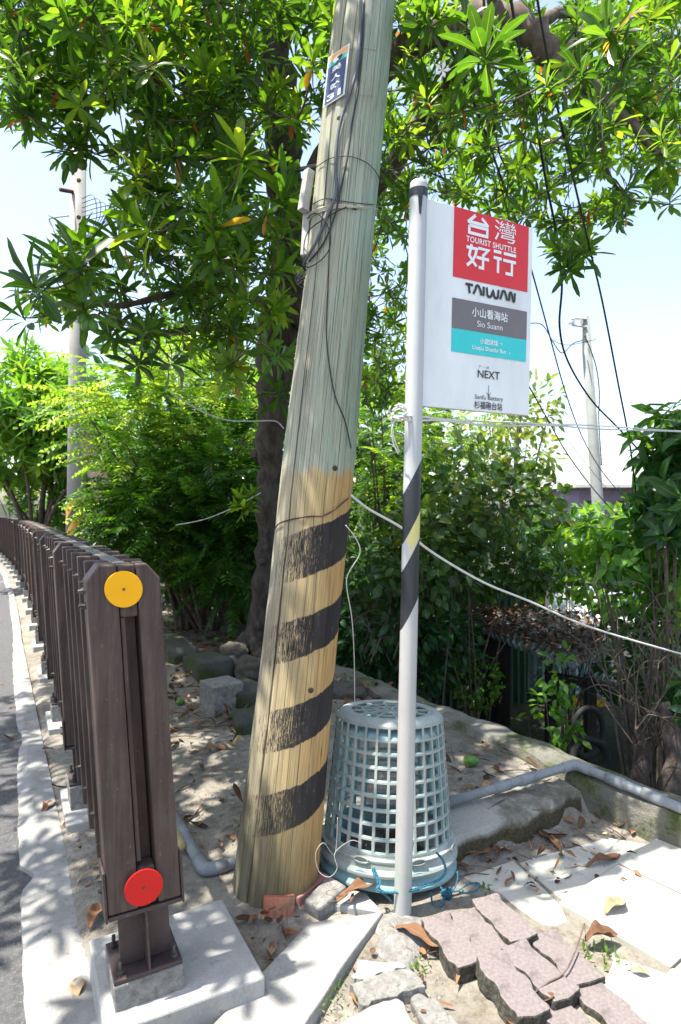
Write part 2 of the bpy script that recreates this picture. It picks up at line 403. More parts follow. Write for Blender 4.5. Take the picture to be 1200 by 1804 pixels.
def ledge_mat():
    m, n, l, b = new_mat('ledge_cement'); v = tc(n, l)
    gm = n.new('ShaderNodeNewGeometry'); sx = n.new('ShaderNodeSeparateXYZ'); l.new(gm.outputs['Normal'], sx.inputs[0])
    t = nz(n, l, v, 12, 7, .7); f = nz(n, l, v, 80, 5, .7); q = n.new('ShaderNodeSeparateXYZ'); l.new(v, q.inputs[0])
    smooth = ramp(n, l, f.outputs[0], [(.3, (.26, .25, .22)), (.7, (.36, .35, .31))]).outputs[0]
    rub = ramp(n, l, t.outputs[0], [(.3, (.07, .065, .045)), (.5, (.17, .155, .12)), (.68, (.36, .34, .3))]).outputs[0]
    sel = ramp(n, l, mth(n, l, 'ADD', q.outputs[0], mth(n, l, 'MULTIPLY', t.outputs[0], .25)), [(.78, 0.0), (.82, 1.0)])
    c = mixc(n, l, sel.outputs[0], smooth, rub)
    alg = ramp(n, l, mth(n, l, 'ADD', q.outputs[2], mth(n, l, 'MULTIPLY', t.outputs[0], .05)), [(.09, 1.0), (.115, 0.0)])
    c = mixc(n, l, alg.outputs[0], c, ramp(n, l, f.outputs[0], [(.3, (.02, .017, .01)), (.7, (.09, .075, .03))]).outputs[0])
    l.new(c, b.inputs['Base Color']); b.inputs['Roughness'].default_value = .95
    bump(n, l, b, f.outputs[0], .8, .008); return m
tag(m.build('concrete_ledge', ledge_mat()), 'raised concrete ledge with a dark mossy front edge right of the upturned baskets', 'ledge')

# ------------------------------------------------------------------ paving
def slab_from(name, px, z, th, mat, label, cat, group=None, bevel=.008, jit=0.0, sub=1, parent=None):
    """a flat stone whose outline stands on the ground at these corners"""
    pts = [G(u, v, z) for u, v in px]; c = sum(pts, Vector()) / len(pts)
    poly = []
    for i, p in enumerate(pts):
        q = pts[(i + 1) % len(pts)]
        for k in range(sub):
            r = p.lerp(q, k / sub); e = 0 if k == 0 else jit
            poly.append((r.x - c.x + rd.uniform(-e, e), r.y - c.y + rd.uniform(-e, e)))
    ar = sum(poly[i][0] * poly[(i+1) % len(poly)][1] - poly[(i+1) % len(poly)][0] * poly[i][1] for i in range(len(poly)))
    if ar < 0: poly = poly[::-1]
    m = MB(); m.prism(poly, -th, 0)
    o = m.build(name, mat, bevel=bevel); o.location = (c.x, c.y, z)
    return tag(o, label, cat, group)
def z7(pts): return [(420 + x * .2833, 1560 + y * .2833) for x, y in pts]
slab_from('concrete_strip', [(545, 1624), (676, 1604), (600, 1706), (480, 1892), (330, 1850)], .045, .12, CEMENT, 'long pale concrete strip running from the basket foot to the bottom edge', 'paving', bevel=.006, jit=.002, sub=4)
slab_from('concrete_strip', z7([(640, 10), (545, 105), (890, 158), (800, 40)]), .05, .12, CONC, 'short grey concrete piece right under the front of the basket rim', 'paving', bevel=.008, jit=.003, sub=3)
STONES = [
 ([(690, 610), (770, 590), (870, 555), (970, 520), (1060, 512), (1130, 570), (1165, 625), (1020, 655), (870, 705), (775, 745), (735, 680)], .035, CONCD, 'pale bleached broken stone just left of the cracked mound below the sign post', .018),
 ([(560, 960), (620, 830), (760, 765), (900, 700), (1000, 688), (1050, 760), (1110, 840), (1160, 960)], .035, CEMENT, 'large bleached broken stone at the bottom edge between strip and red pavers', .02),
 ([(1065, 690), (1130, 655), (1230, 690), (1330, 800), (1480, 960), (1200, 960), (1120, 800)], .025, CONCD, 'long pale broken slab lying along the left side of the red pavers', .016),
 ([(700, 560), (740, 480), (790, 462), (900, 478), (1010, 472), (1045, 500), (960, 530), (860, 545), (760, 580)], .022, CONC, 'thin grey stone below the crack in front of the sign post', .012)]
for px, z, mt, lb, bv in STONES:
    slab_from('broken_stone', z7(px), z, .1, mt, lb, 'paving stone', None, bv, .008, 3)
# cracked cement mound that holds the sign post
def mound(name, cpx, rx, ry, h, mat, label, seed=1):
    m = MB(); c = G(*cpx, .0); k = 28; rr = random.Random(seed); vs = [(0, 0, h)]
    for i in range(1, 7):
        for j in range(k):
            a = 2 * math.pi * j / k; q = i / 6; w = 1 + .16 * math.sin(3 * a + seed) + .08 * math.sin(7 * a)
            vs.append((rx * q * w * math.cos(a), ry * q * w * math.sin(a), h * (1 - q ** 1.7) - .02 * q ** 6 + rr.uniform(-.004, .004)))
    fs = [(0, 1 + j, 1 + (j + 1) % k) for j in range(k)]
    for i in range(5):
        fs += [(1+i*k+j, 1+(i+1)*k+j, 1+(i+1)*k+(j+1) % k, 1+i*k+(j+1) % k) for j in range(k)]
    m.add(vs, fs); o = m.build(name, mat, smooth=True); o.location = (c.x, c.y, c.z); return tag(o, label, 'mound')
mound('cement_mound', (708, 1650), .15, .16, .045, CONCD, 'rough grey cement mound round the foot of the sign post')

PAV = surf('pink_paver', [(.150, .124, .120), (.195, .166, .160), (.245, .214, .207)], 90, .92, .8, 240, .004, spots=(.085, .068, .066), spotscale=11, spotcut=(.54, .72))
PAVG = surf('shaded_paver_grit', [(.02, .02, .014), (.075, .07, .055), (.19, .18, .15)], 90, .95, 1, 260, .01)  # gritty block sides, with their shadow side painted in as dark colour
def paver_outline(L=.222, W=.108, n=5):
    """wavy interlocking block"""
    zig = [(-.5, 0), (-.40, 0), (-.30, .16), (-.12, .16), (-.02, 0), (.08, -.02), (.18, .14), (.34, .14), (.44, 0), (.5, 0)]
    a = [(x * L, -W / 2 - z * W * .55) for x, z in zig]; b = [(x * L, W / 2 - z * W * .55) for x, z in zig[::-1]]
    end = [(L * .53, 0)]; st = [(-L * .47, 0)]
    return a + end + b + st
def paver(c, ang, tilt, label, z):
    m = MB(); poly = [(x + rd.uniform(-.004, .004), y + rd.uniform(-.004, .004)) for x, y in paver_outline()]; n = len(poly)
    o = m.prism(poly, -.062, 0).build('paving_block', PAV, bevel=.006, seg=2)
    o.data.materials.append(PAVG)
    for p in o.data.polygons:
        if abs(p.normal.z) < .5 or p.normal.z < 0: p.material_index = 1
    o.location = (c.x, c.y, z); o.rotation_euler = (R(tilt[0]), R(tilt[1]), ang)
    return tag(o, label, 'paving block', 'loose pink paving blocks')
PA = math.atan2(-.208, .091)
def z8(x, y): return (760 + x * .3667, 1560 + y * .3667)
BL = [((100, 245), .062, (2, 3), 'pink wavy paving block nearest the sign post, its grey side showing'),
      ((235, 215), .060, (-1, 2), 'pink wavy paving block with a shadow across its upper end'),
      ((345, 140), .070, (1, 1), 'pink wavy paving block lying nearest the blue rope and basket'),
      ((385, 455), .064, (-3, 5), 'raised pink paving block with its shade-darkened gritty front side facing the viewer'),
      ((515, 390), .060, (-2, 4), 'pink paving block wedged in the middle of the loose ones'),
      ((640, 330), .045, (0, 1), 'pink paving block beside the weeds and dry twigs'),
      ((860, 570), .028, (0, 0), 'faded pink paving block right of the long dry stalk'),
      ((660, 640), .026, (1, 0), 'faded pink paving block at the bottom edge below the dry stalk'),
      ((980, 690), .012, (0, 0), 'faded pink paving block cut off by the bottom edge')]
for (x, y), z, tl, lb in BL:
    paver(G(*z8(x, y), z), PA + rd.uniform(-.09, .09), tl, lb, z)
TILE = surf('yellowish_tile', [(.36, .345, .29), (.44, .425, .365), (.50, .48, .425)], 7, .85, .3, 200, .002, spots=(.30, .28, .22), spotscale=14, spotcut=(.6, .78))
TA = Vector((.80, .60, 0)); TB = Vector((.60, -.80, 0)); TC = Vector((.776, 2.24, 0))
slab_from('paving_tile', [(1082, 1685), (1178, 1716), (1250, 1770), (1240, 1850), (1165, 1822), (1062, 1737)], .02, .05, TILE, 'broken bleached paving piece between the weeds and the bottom right corner', 'paving tile', 'square yellowish paving tiles', .004, .003, 3)
slab_from('paving_tile', [(815, 1545), (905, 1515), (985, 1592), (1000, 1622), (955, 1640), (880, 1572)], .006, .05, TILE, 'half buried sandy paving piece above the pink blocks', 'paving tile', 'square yellowish paving tiles', .004, .004, 3)
slab_from('paving_tile', [(980, 1500), (1070, 1475), (1165, 1492), (1080, 1526), (995, 1588), (915, 1520)], .005, .05, TILE, 'half buried sandy paving piece under the slim brown leaf', 'paving tile', 'square yellowish paving tiles', .004, .004, 3)
TL = {(0, 0): 'square yellowish paving tile with a curled dry leaf on it', (1, 0): 'square yellowish paving tile in the shade beside the retaining wall',
      (0, 1): 'square bleached paving tile right of the weeds', (1, 1): 'square bleached paving tile at the right edge',
      (-1, 1): 'bleached paving tile below the weeds and right of the pink blocks', (-1, 2): 'bleached paving tile in the bottom right corner', (0, 2): 'bleached paving tile low at the right edge of the frame'}
for (i, j), lb in TL.items():
    c = TC + TA * (.2 + .4 * i) + TB * (.2 + .4 * j); m = MB()
    o = m.box((0, 0, -.025), (.392, .392, .05)).build('paving_tile', TILE, bevel=.004)
    o.location = (c.x, c.y, .022 + .003 * ((i * 7 + j * 3) % 3)); o.rotation_euler = (R(rd.uniform(-.6, .6)), R(rd.uniform(-.6, .6)), math.atan2(.6, .8))
    tag(o, lb, 'paving tile', 'square yellowish paving tiles')
# ------------------------------------------------------------------ roadside fence
def wood_mat(name, c1, c2, c3, rough=.6):
    m, n, l, b = new_mat(name); v = tc(n, l, 'Object', (14, 14, .8))
    t = nz(n, l, v, 3, 6, .7, .2); f = nz(n, l, v, 22, 4, .7); w = nz(n, l, tc(n, l), 5, 5, .7)
    c = ramp(n, l, t.outputs[0], [(.3, c1), (.5, c2), (.7, c3)]).outputs[0]
    g2 = ramp(n, l, w.outputs[0], [(.3, .72), (.7, 1.2)]); c = mixc(n, l, 1.0, c, g2.outputs[0], 'MULTIPLY')
    sc = nz(n, l, tc(n, l), 70, 3, .8); sm = ramp(n, l, sc.outputs[0], [(.64, 0.0), (.72, .55)])
    c = mixc(n, l, sm.outputs[0], c, (.22, .18, .15))
    l.new(c, b.inputs['Base Color']); b.inputs['Roughness'].default_value = rough; b.inputs['Specular IOR Level'].default_value = .35
    bump(n, l, b, f.outputs[0], .5, .003); return m
BROWN = wood_mat('brown_painted_wood', (.040, .026, .021), (.070, .046, .038), (.108, .074, .062))
BROWNS = surf('brown_painted_steel', [(.035, .023, .022), (.055, .038, .036), (.075, .055, .052)], 9, .5, .3, 90, .002, spots=(.16, .13, .11), spotscale=18, spotcut=(.62, .74))
BOLT = surf('dull_steel', [(.05, .045, .043), (.11, .10, .095), (.18, .17, .16)], 30, .45, .2, 90, .002, metal=.7)
def refl_mat(name, col, col2):
    m, n, l, b = new_mat(name); v = tc(n, l, 'Object')
    vo = n.new('ShaderNodeTexVoronoi'); vo.inputs['Scale'].default_value = 260; l.new(v, vo.inputs['Vector'])
    t = nz(n, l, v, 9, 5, .6); c = mixc(n, l, ramp(n, l, t.outputs[0], [(.35, 0.0), (.7, .55)]).outputs[0], col, col2)
    l.new(c, b.inputs['Base Color']); b.inputs['Roughness'].default_value = .45; b.inputs['Specular IOR Level'].default_value = .25; b.inputs['Coat Weight'].default_value = .0; b.inputs['Coat Roughness'].default_value = .15
    bump(n, l, b, vo.outputs['Distance'], .25, .001); return m
YEL = refl_mat('yellow_reflector', (.90, .44, .004), (.80, .34, .003)); RED = refl_mat('red_reflector', (.60, .016, .012), (.50, .010, .010))
LEAN = Vector((-.0667, 0, 1))
def fz(n, s, z): return FS(n, s) + Vector((-.0667 * (z - .2), 0, z))
FENCE0 = FS(.338, 1.83)
fence = thing('roadside_fence', 'long dark brown slatted fence along the road with a yellow and a red reflector', 'fence', FENCE0)
def fbox(m, n0, n1, s0, s1, z0, z1, chamf=None):
    """a board in fence coordinates; chamf=(side, dn, dz) cuts one top corner"""
    if chamf:
        sd, dn, dz = chamf
        poly = [(n0, z0), (n1, z0), (n1, z1 - dz), (n1 - dn, z1), (n0, z1)] if sd > 0 else [(n0, z0), (n1, z0), (n1, z1), (n0 + dn, z1), (n0, z1 - dz)]
    else: poly = [(n0, z0), (n1, z0), (n1, z1), (n0, z1)]
    k = len(poly); vs = [fz(n, s0, z) - FENCE0 for n, z in poly] + [fz(n, s1, z) - FENCE0 for n, z in poly]
    m.add(vs, [tuple(range(k)), tuple(range(2*k-1, k-1, -1))] + [(i, k+i, k+(i+1) % k, (i+1) % k) for i in range(k)])
N0, N1, N2, N3 = .243, .323, .372, .436
S0, S1 = 1.745, 1.835
TOPZ, BOTZ = 1.282, .352
post_bits = []
pm = MB()
fbox(pm, N0, N1 - .001, S0, S1, BOTZ, TOPZ, (-1, .034, .042)); fbox(pm, N2 + .001, N3, S0, S1, BOTZ, TOPZ, (1, .034, .042))
fbox(pm, N1 + .001, N2 - .001, S0 + .004, S1 - .002, TOPZ - .145, TOPZ - .002); fbox(pm, N1 + .001, N2 - .001, S0 + .004, S1 - .002, BOTZ + .002, .455)
post0 = pm.build('post', BROWN, fence, bevel=.005)
cm = MB(); fbox(cm, N1 + .002, N2 - .002, S0 + .055, S1 - .01, .455, TOPZ - .146)
fbox(cm, N1 + .002, N1 + .014, S0 + .012, S0 + .055, .47, TOPZ - .146)
cm.build('core_board', BROWN, post0, bevel=.002)
# steel stirrup round the board ends, stem, foot plate
sm_ = MB()
for a, b_, c_, d_ in ((N0 - .008, N0 - .001, .335, .47), (N3 + .001, N3 + .008, .335, .47)): fbox(sm_, a, b_, S0 - .002, S1 - .006, c_, d_)
fbox(sm_, N0 + .0, N3 - .0, S0 - .002, S1 - .006, BOTZ - .014, BOTZ - .003)
fbox(sm_, N0 + .028, N3 - .028, S0 + .05, S0 + .058, .179, BOTZ - .014); fbox(sm_, .336, .343, S0 + .0, S0 + .049, .179, BOTZ - .014)
sm_.build('stirrup', BROWNS, post0, bevel=.002)
bp = MB(); fbox(bp, N0 + .003, N3 - .008, S0 + .0, S0 + .165, .167, .179); bp.build('base_plate', BROWNS, post0, bevel=.002)
for nn, s in ((N0 + .022, S0 + .022), (N3 - .028, S0 + .022), (N0 + .022, S0 + .14), (N3 - .028, S0 + .14)):
    q = fz(nn, s, .179) - FENCE0; b_ = MB(); b_.tube([q, q + Vector((0, 0, .034))], .0055, 8); b_.tube([q, q + Vector((0, 0, .011))], .011, 6)
    b_.build('anchor_bolt', BOLT, post0)
for zz in (1.17, 1.21, .43, .40):
    q = fz(N0, S0 + .045, zz) - FENCE0; b_ = MB(); b_.tube([q + AX_N * .004, q - AX_N * .010], .009, 6); b_.tube([q, q - AX_N * .018], .005, 6); b_.build('bolt', BOLT, post0)
    q = fz(N3, S0 + .045, zz) - FENCE0; b_ = MB(); b_.tube([q - AX_N * .004, q + AX_N * .010], .009, 6); b_.tube([q, q + AX_N * .018], .005, 6); b_.build('bolt', BOLT, post0)
pd = MB(); 
for i in range(1):
    fbox(pd, N0 + .001, N3 - .006, S0 - .003, S0 + .168, .06, .1665)
pd.build('pedestal', CONCD, post0, bevel=.004)
first_kids = list(post0.children)
def disc(name, mat, uv, r, s, tilt=0):
    c = P(uv[0], uv[1], (FS(.34, s)).y); m = MB(); k = 40; vs = []
    ax = AX_N; up = Vector((-.0667, 0, 1)).normalized(); nrm = -AX_F
    for zz, q in ((.0, 1), (.002, 1), (.0026, .97)):
        for j in range(k):
            a = 2 * math.pi * j / k
            vs.append(c - FENCE0 + (ax * math.cos(a) + up * math.sin(a)) * r * q + nrm * (zz + tilt * math.sin(a) * 1.0))
    fs = [tuple(range(k-1, -1, -1)), tuple(2*k + j for j in range(k))] + [(i*k+j, i*k+(j+1) % k, (i+1)*k+(j+1) % k, (i+1)*k+j) for i in range(2) for j in range(k)]
    m.add(vs, fs); o = m.build(name, mat, post0)
    b_ = MB(); c2 = c - FENCE0 + nrm * .002; b_.lathe([(0, .004), (.003, .003), (.0045, 0)], 10, Matrix.Translation(c2) @ nrm.to_track_quat('Z', 'Y').to_matrix().to_4x4()); b_.build('rivet', BOLT, o)
    return o
tag(disc('reflector', YEL, (218, 1038), .0495, S0 - .006), 'round yellow reflector')
tag(disc('reflector', RED, (253.5, 1563), .0505, S0 - .012, .004), 'round red reflector with a crease')
PITCH = 1.36; SLOPE = Vector((0, 0, -.0136))
def along(d): return (AX_F + SLOPE) * d + AX_N * bend(1.8 + d)
def shift(k): return along(PITCH * k)
fm = MB(); fbox(fm, .215, .48, S0 - .13, S0 + .26, -.1, .06); footing0 = None
for k in range(1, 20):
    p = post0.copy(); COL.objects.link(p); p.parent = fence; p.location = shift(k)
    if k < 9:
        for ch in first_kids:
            c = ch.copy(); COL.objects.link(c); c.parent = p
    else:
        for ch in first_kids:
            if ch.name.split('.')[0] in ('pedestal', 'stirrup', 'base_plate'):
                c = ch.copy(); COL.objects.link(c); c.parent = p
    if footing0 is None: f_ = fm.build('footing', CONC, p, bevel=.006); footing0 = f_
    else: f_ = footing0.copy(); COL.objects.link(f_); f_.parent = p
RAIL = surf('grey_brown_rail', [(.075, .065, .06), (.12, .108, .10), (.16, .15, .14)], 14, .6, .3, 80, .002, stretch=(3, 3, 3))
for nm, z0, z1, s0 in (('top_rail', TOPZ - .10, TOPZ - .004, S1 + .0), ('bottom_rail', .40, .49, S1 + .0)):
    m = MB(); vs = []
    ss = [s0] + [s0 + .5 + 1.3 * i for i in range(20)]
    for s in ss:
        for n_, z_ in ((N1 + .004, z0), (N2 - .004, z0), (N2 - .004, z1), (N1 + .004, z1)): vs.append(fz(n_, s, z_ - .0136 * max(0, s - 1.79)) - FENCE0)
    q = 4 * (len(ss) - 1)
    m.add(vs, [(0, 1, 2, 3), (q+3, q+2, q+1, q)] + [(4*j + i, 4*j + 4 + i, 4*j + 4 + (i + 1) % 4, 4*j + (i + 1) % 4) for j in range(len(ss)-1) for i in range(4)]); m.build(nm, RAIL, fence, bevel=.004)
pk = {}
for side, (a, b_) in (('road', (N0 + .018, N1 + .002)), ('far', (N2 - .002, N3 - .012))):
    m = MB(); fbox(m, a, b_, S1, S1 + .034, .30, TOPZ - .004); pk[side] = m.build('picket', BROWN, fence, bevel=.003)
    q = fz(a if side == 'road' else b_, S1 + .017, 1.2) - FENCE0; sg = -AX_N if side == 'road' else AX_N
    for zz in (1.215, .44):
        b2 = MB(); q = fz(a if side == 'road' else b_, S1 + .017, zz) - FENCE0; b2.tube([q - sg * .002, q + sg * .009], .008, 6); b2.tube([q, q + sg * .017], .0045, 6)
        b2.build('picket_bolt', BOLT, pk[side])
rest = MB(); cnt = 0
for k in range(19):
    for j in range(5):
        off = PITCH * k + .105 + j * .213
        for side in ('road', 'far'):
            cnt += 1
            d = along(off)
            if cnt <= 2: pk[side].location = d; continue
            if cnt <= 100:
                o = pk[side].copy(); COL.objects.link(o); o.parent = fence; o.location = d
                for ch in pk[side].children:
                    c = ch.copy(); COL.objects.link(c); c.parent = o
            else:
                rest.add([Vector(v.co) + d for v in pk[side].data.vertices], [tuple(p.vertices) for p in pk[side].data.polygons])
tag(rest.build('distant_pickets', BROWN, fence), kind='stuff')
# big footing slab of the end post
m = MB(); vs = [(-.215, -.195), (.215, -.20), (.212, .198), (-.213, .195)]
sl = MB(); sl.prism(vs, -.16, 0, lambda x, y, z: tuple(AX_N * x + AX_F * y + Vector((0, 0, z))))
o = sl.build('concrete_slab', CONC, bevel=.006); c = FS(.432, 1.875, .100); o.location = c
tag(o, 'square pale concrete slab carrying the end post of the fence', 'slab')

# ------------------------------------------------------------------ wooden utility pole
PB = Vector((-.243, 2.33, 0)); PSL = Vector((.0979, .066, 1))
def pax(z): return PB + PSL * z
def prad(z): return .1530 - .0091 * z + .006 * math.exp(-z / .12) + .0028 * math.sin(4.3 * z + .8)
def polept(ang, z, off=0.0):
    c = pax(z); r = prad(z) + off
    return Vector((c.x + r * math.sin(ang), c.y - r * math.cos(ang), z))
def on_pole(u, v, off=.004):
    z = 1.45
    for _ in range(20):
        c = pax(z); a = math.asin(max(-1, min(1, ((u - CU) / F * (c.y - prad(z) * .8) - c.x) / prad(z))))
        y = c.y - prad(z) * math.cos(a); z = .5 * z + .5 * (CAMH - (v - CV) / F * y)
    return polept(a, z, off), a, z
def pole_mat():
    m, n, l, b = new_mat('weathered_pole_wood')
    uv = n.new('ShaderNodeUVMap'); sp = n.new('ShaderNodeSeparateXYZ'); l.new(uv.outputs[0], sp.inputs[0]); A, Z = sp.outputs[0], sp.outputs[1]
    def mapd(sx, sy):
        mp = n.new('ShaderNodeMapping'); mp.inputs['Scale'].default_value = (sx, sy, 1); l.new(uv.outputs[0], mp.inputs[0]); return mp.outputs[0]
    grain = nz(n, l, mapd(9, .9), 3, 7, .7, .1); fine = nz(n, l, mapd(34, 1.6), 2, 6, .8, .35); blot = nz(n, l, mapd(1.3, 1.6), 2.2, 6, .7)
    wood = ramp(n, l, grain.outputs[0], [(.28, (.20, .20, .145)), (.45, (.36, .355, .27)), (.6, (.46, .45, .35)), (.75, (.56, .54, .44))]).outputs[0]
    grn = ramp(n, l, mth(n, l, 'ADD', blot.outputs[0], mth(n, l, 'MULTIPLY', A, .20)), [(.38, 0.0), (.74, .72)])
    wood = mixc(n, l, grn.outputs[0], wood, ramp(n, l, fine.outputs[0], [(.3, (.27, .38, .29)), (.7, (.45, .57, .45))]).outputs[0])
    # faded yellow paint on the lower part
    edge = mth(n, l, 'ADD', Z, mth(n, l, 'MULTIPLY', mth(n, l, 'ADD', mth(n, l, 'SUBTRACT', grain.outputs[0], .5), mth(n, l, 'SUBTRACT', blot.outputs[0], .5)), .13))
    ym = ramp(n, l, mth(n, l, 'MULTIPLY', edge, .5), [(.778, 1.0), (.787, 0.0)]).outputs[0]
    yc = ramp(n, l, mth(n, l, 'ADD', mth(n, l, 'MULTIPLY', A, .22), mth(n, l, 'ADD', mth(n, l, 'MULTIPLY', grain.outputs[0], .5), .18)),
              [(.10, (.34, .30, .215)), (.28, (.43, .355, .22)), (.45, (.50, .375, .185)), (.62, (.56, .345, .135))]).outputs[0]
    pale = ramp(n, l, mth(n, l, 'SUBTRACT', grain.outputs[0], mth(n, l, 'MULTIPLY', A, .12)), [(.56, 0.0), (.72, .65)])
    yc = mixc(n, l, pale.outputs[0], yc, (.50, .46, .35))
    col = mixc(n, l, ym, wood, yc)
    # worn black bands
    zz = mth(n, l, 'SUBTRACT', mth(n, l, 'SUBTRACT', Z, mth(n, l, 'MULTIPLY', A, .048)), mth(n, l, 'MULTIPLY', mth(n, l, 'SUBTRACT', blot.outputs[0], .5), .035))
    mask = None
    for lo, hi in ((1.178, 1.360), (.887, 1.037), (.575, .725), (.287, .436)):
        c0, hw = (lo + hi) / 2, (hi - lo) / 2
        dd = mth(n, l, 'SUBTRACT', hw, mth(n, l, 'ABSOLUTE', mth(n, l, 'SUBTRACT', zz, c0)))
        k = ramp(n, l, mth(n, l, 'MULTIPLY', dd, 20), [(0, 0.0), (.09, 1.0)]).outputs[0]
        mask = k if mask is None else mth(n, l, 'MAXIMUM', mask, k)
    fleck = nz(n, l, mapd(34, 7), 1.6, 6, .8); fl2 = nz(n, l, mapd(17, 22), 1.2, 6, .85, .6)
    wear = mth(n, l, 'ADD', mth(n, l, 'MULTIPLY', A, .17), mth(n, l, 'ADD', mth(n, l, 'MULTIPLY', fleck.outputs[0], 1.0), mth(n, l, 'MULTIPLY', fl2.outputs[0], .75)))
    wm = ramp(n, l, wear, [(.79, 0.0), (.82, 1.0)]).outputs[0]
    sharp = ramp(n, l, A, [(0.0, 0.0), (.02, 1.0)])
    offl = mth(n, l, 'GREATER_THAN', A, -1.0); offr = mth(n, l, 'LESS_THAN', A, 2.4)
    mask = mth(n, l, 'MULTIPLY', mth(n, l, 'MULTIPLY', mask, wm), mth(n, l, 'MULTIPLY', offl, offr))
    bc = ramp(n, l, blot.outputs[0], [(.3, (.022, .021, .022)), (.7, (.055, .048, .046))]).outputs[0]
    col = mixc(n, l, mask, col, bc)
    # fine drying cracks
    ck = nz(n, l, mapd(30, .35), 1.5, 2, .5); cr = ramp(n, l, mth(n, l, 'ABSOLUTE', mth(n, l, 'SUBTRACT', ck.outputs[0], .5)), [(.004, 1.0), (.014, 0.0)]).outputs[0]
    col = mixc(n, l, mth(n, l, 'MULTIPLY', cr, .8), col, (.035, .028, .02))
    wob = mth(n, l, 'MULTIPLY', mth(n, l, 'SUBTRACT', nz(n, l, mapd(0, .8), 2, 3).outputs[0], .5), .16)
    for a0, w0 in ((-.64, .016), (-.43, .005), (-.2, .007), (.06, .006), (.30, .008), (.58, .005), (.82, .007), (-.95, .006), (1.15, .006), (-1.2, .007)):
        dd = mth(n, l, 'ABSOLUTE', mth(n, l, 'SUBTRACT', mth(n, l, 'ADD', A, wob), a0)); brk = mth(n, l, 'MULTIPLY', mth(n, l, 'SUBTRACT', nz(n, l, mapd(0, 1.3 + a0), 2.1, 3).outputs[0], .40), w0 * 9) if w0 < .01 else w0
        lt = mth(n, l, 'LESS_THAN', dd, mth(n, l, 'MINIMUM', brk, w0)); cr = mth(n, l, 'MAXIMUM', cr, lt); col = mixc(n, l, mth(n, l, 'MULTIPLY', lt, .85), col, (.04, .033, .025))
    g2 = ramp(n, l, fine.outputs[0], [(.3, .76), (.7, 1.06)]); col = mixc(n, l, 1.0, col, g2.outputs[0], 'MULTIPLY')
    # knots
    vo = n.new('ShaderNodeTexVoronoi'); vo.inputs['Scale'].default_value = 1; l.new(mapd(2.0, 2.1), vo.inputs['Vector'])
    kn = ramp(n, l, vo.outputs['Distance'], [(.03, 1.0), (.055, .35), (.10, 0.0)]).outputs[0]
    col = mixc(n, l, mth(n, l, 'MULTIPLY', kn, .8), col, (.085, .065, .04))
    # soil splash and algae at the foot
    gm = mth(n, l, 'ADD', mth(n, l, 'MULTIPLY', Z, 1.0), mth(n, l, 'ADD', mth(n, l, 'MULTIPLY', A, .20), mth(n, l, 'MULTIPLY', mth(n, l, 'SUBTRACT', blot.outputs[0], .5), .5)))
    dm = ramp(n, l, gm, [(.10, .95), (.50, 0.0)]).outputs[0]
    col = mixc(n, l, mth(n, l, 'MULTIPLY', dm, ramp(n, l, fine.outputs[0], [(.3, 1.0), (.75, .45)]).outputs[0]), col, (.060, .060, .036))
    stn = nz(n, l, mapd(4, 1.1), 2.6, 7, .75, .8); col = mixc(n, l, 1.0, col, ramp(n, l, stn.outputs[0], [(.30, .66), (.48, 1.0), (.7, 1.10)]).outputs[0], 'MULTIPLY')
    chip = nz(n, l, mapd(7, 5), 3, 7, .8, .5); col = mixc(n, l, mth(n, l, 'MULTIPLY', ramp(n, l, chip.outputs[0], [(.64, 0.0), (.67, .55)]).outputs[0], ym), col, (.47, .43, .34))
    l.new(col, b.inputs['Base Color']); b.inputs['Roughness'].default_value = .85; b.inputs['Specular IOR Level'].default_value = .25
    h = mth(n, l, 'SUBTRACT', mth(n, l, 'ADD', fine.outputs[0], mth(n, l, 'MULTIPLY', grain.outputs[0], .6)), mth(n, l, 'MULTIPLY', cr, 1.2))
    bump(n, l, b, h, .55, .006); return m
upole = thing('utility_pole', 'leaning weathered wooden utility pole with worn yellow and black bands and a blue number plate', 'utility pole', PB)
K, RN = 160, 130
me_v, me_f, me_uv = [], [], []
zs = [-.1 + 6.2 * i / RN for i in range(RN + 1)]
for z in zs:
    for j in range(K + 1):
        a = -math.pi + 2 * math.pi * j / K
        gr = 0
        for a0, w, dp in ((-.60 - .02 * math.sin(2 * z), .022, .010), (.28 + .03 * math.sin(1.3 * z), .012, .003), (-.15 + .02 * math.sin(3 * z), .012, .0025), (.75, .012, .003)):
            gr -= dp * math.exp(-((a - a0) / w) ** 2)
        rip = .0012 * math.sin(11 * a + 1.5 * math.sin(z)) + .0016 * math.sin(3 * a + z)
        p = polept(a, z, gr + rip) - PB; me_v.append(p)
for i in range(RN):
    for j in range(K):
        me_f.append((i*(K+1)+j, i*(K+1)+j+1, (i+1)*(K+1)+j+1, (i+1)*(K+1)+j))
pmb = MB(); pmb.add(me_v, me_f); shaft = pmb.build('shaft', pole_mat(), upole, smooth=True)
uvl = shaft.data.uv_layers.new(name='UVMap'); li = np.zeros(len(shaft.data.loops), dtype=np.int32); shaft.data.loops.foreach_get('vertex_index', li)
uvs = np.stack([-math.pi + 2 * math.pi * (li % (K + 1)) / K, np.array(zs)[li // (K + 1)]], 1); uvl.data.foreach_set('uv', uvs.astype(np.float32).ravel())

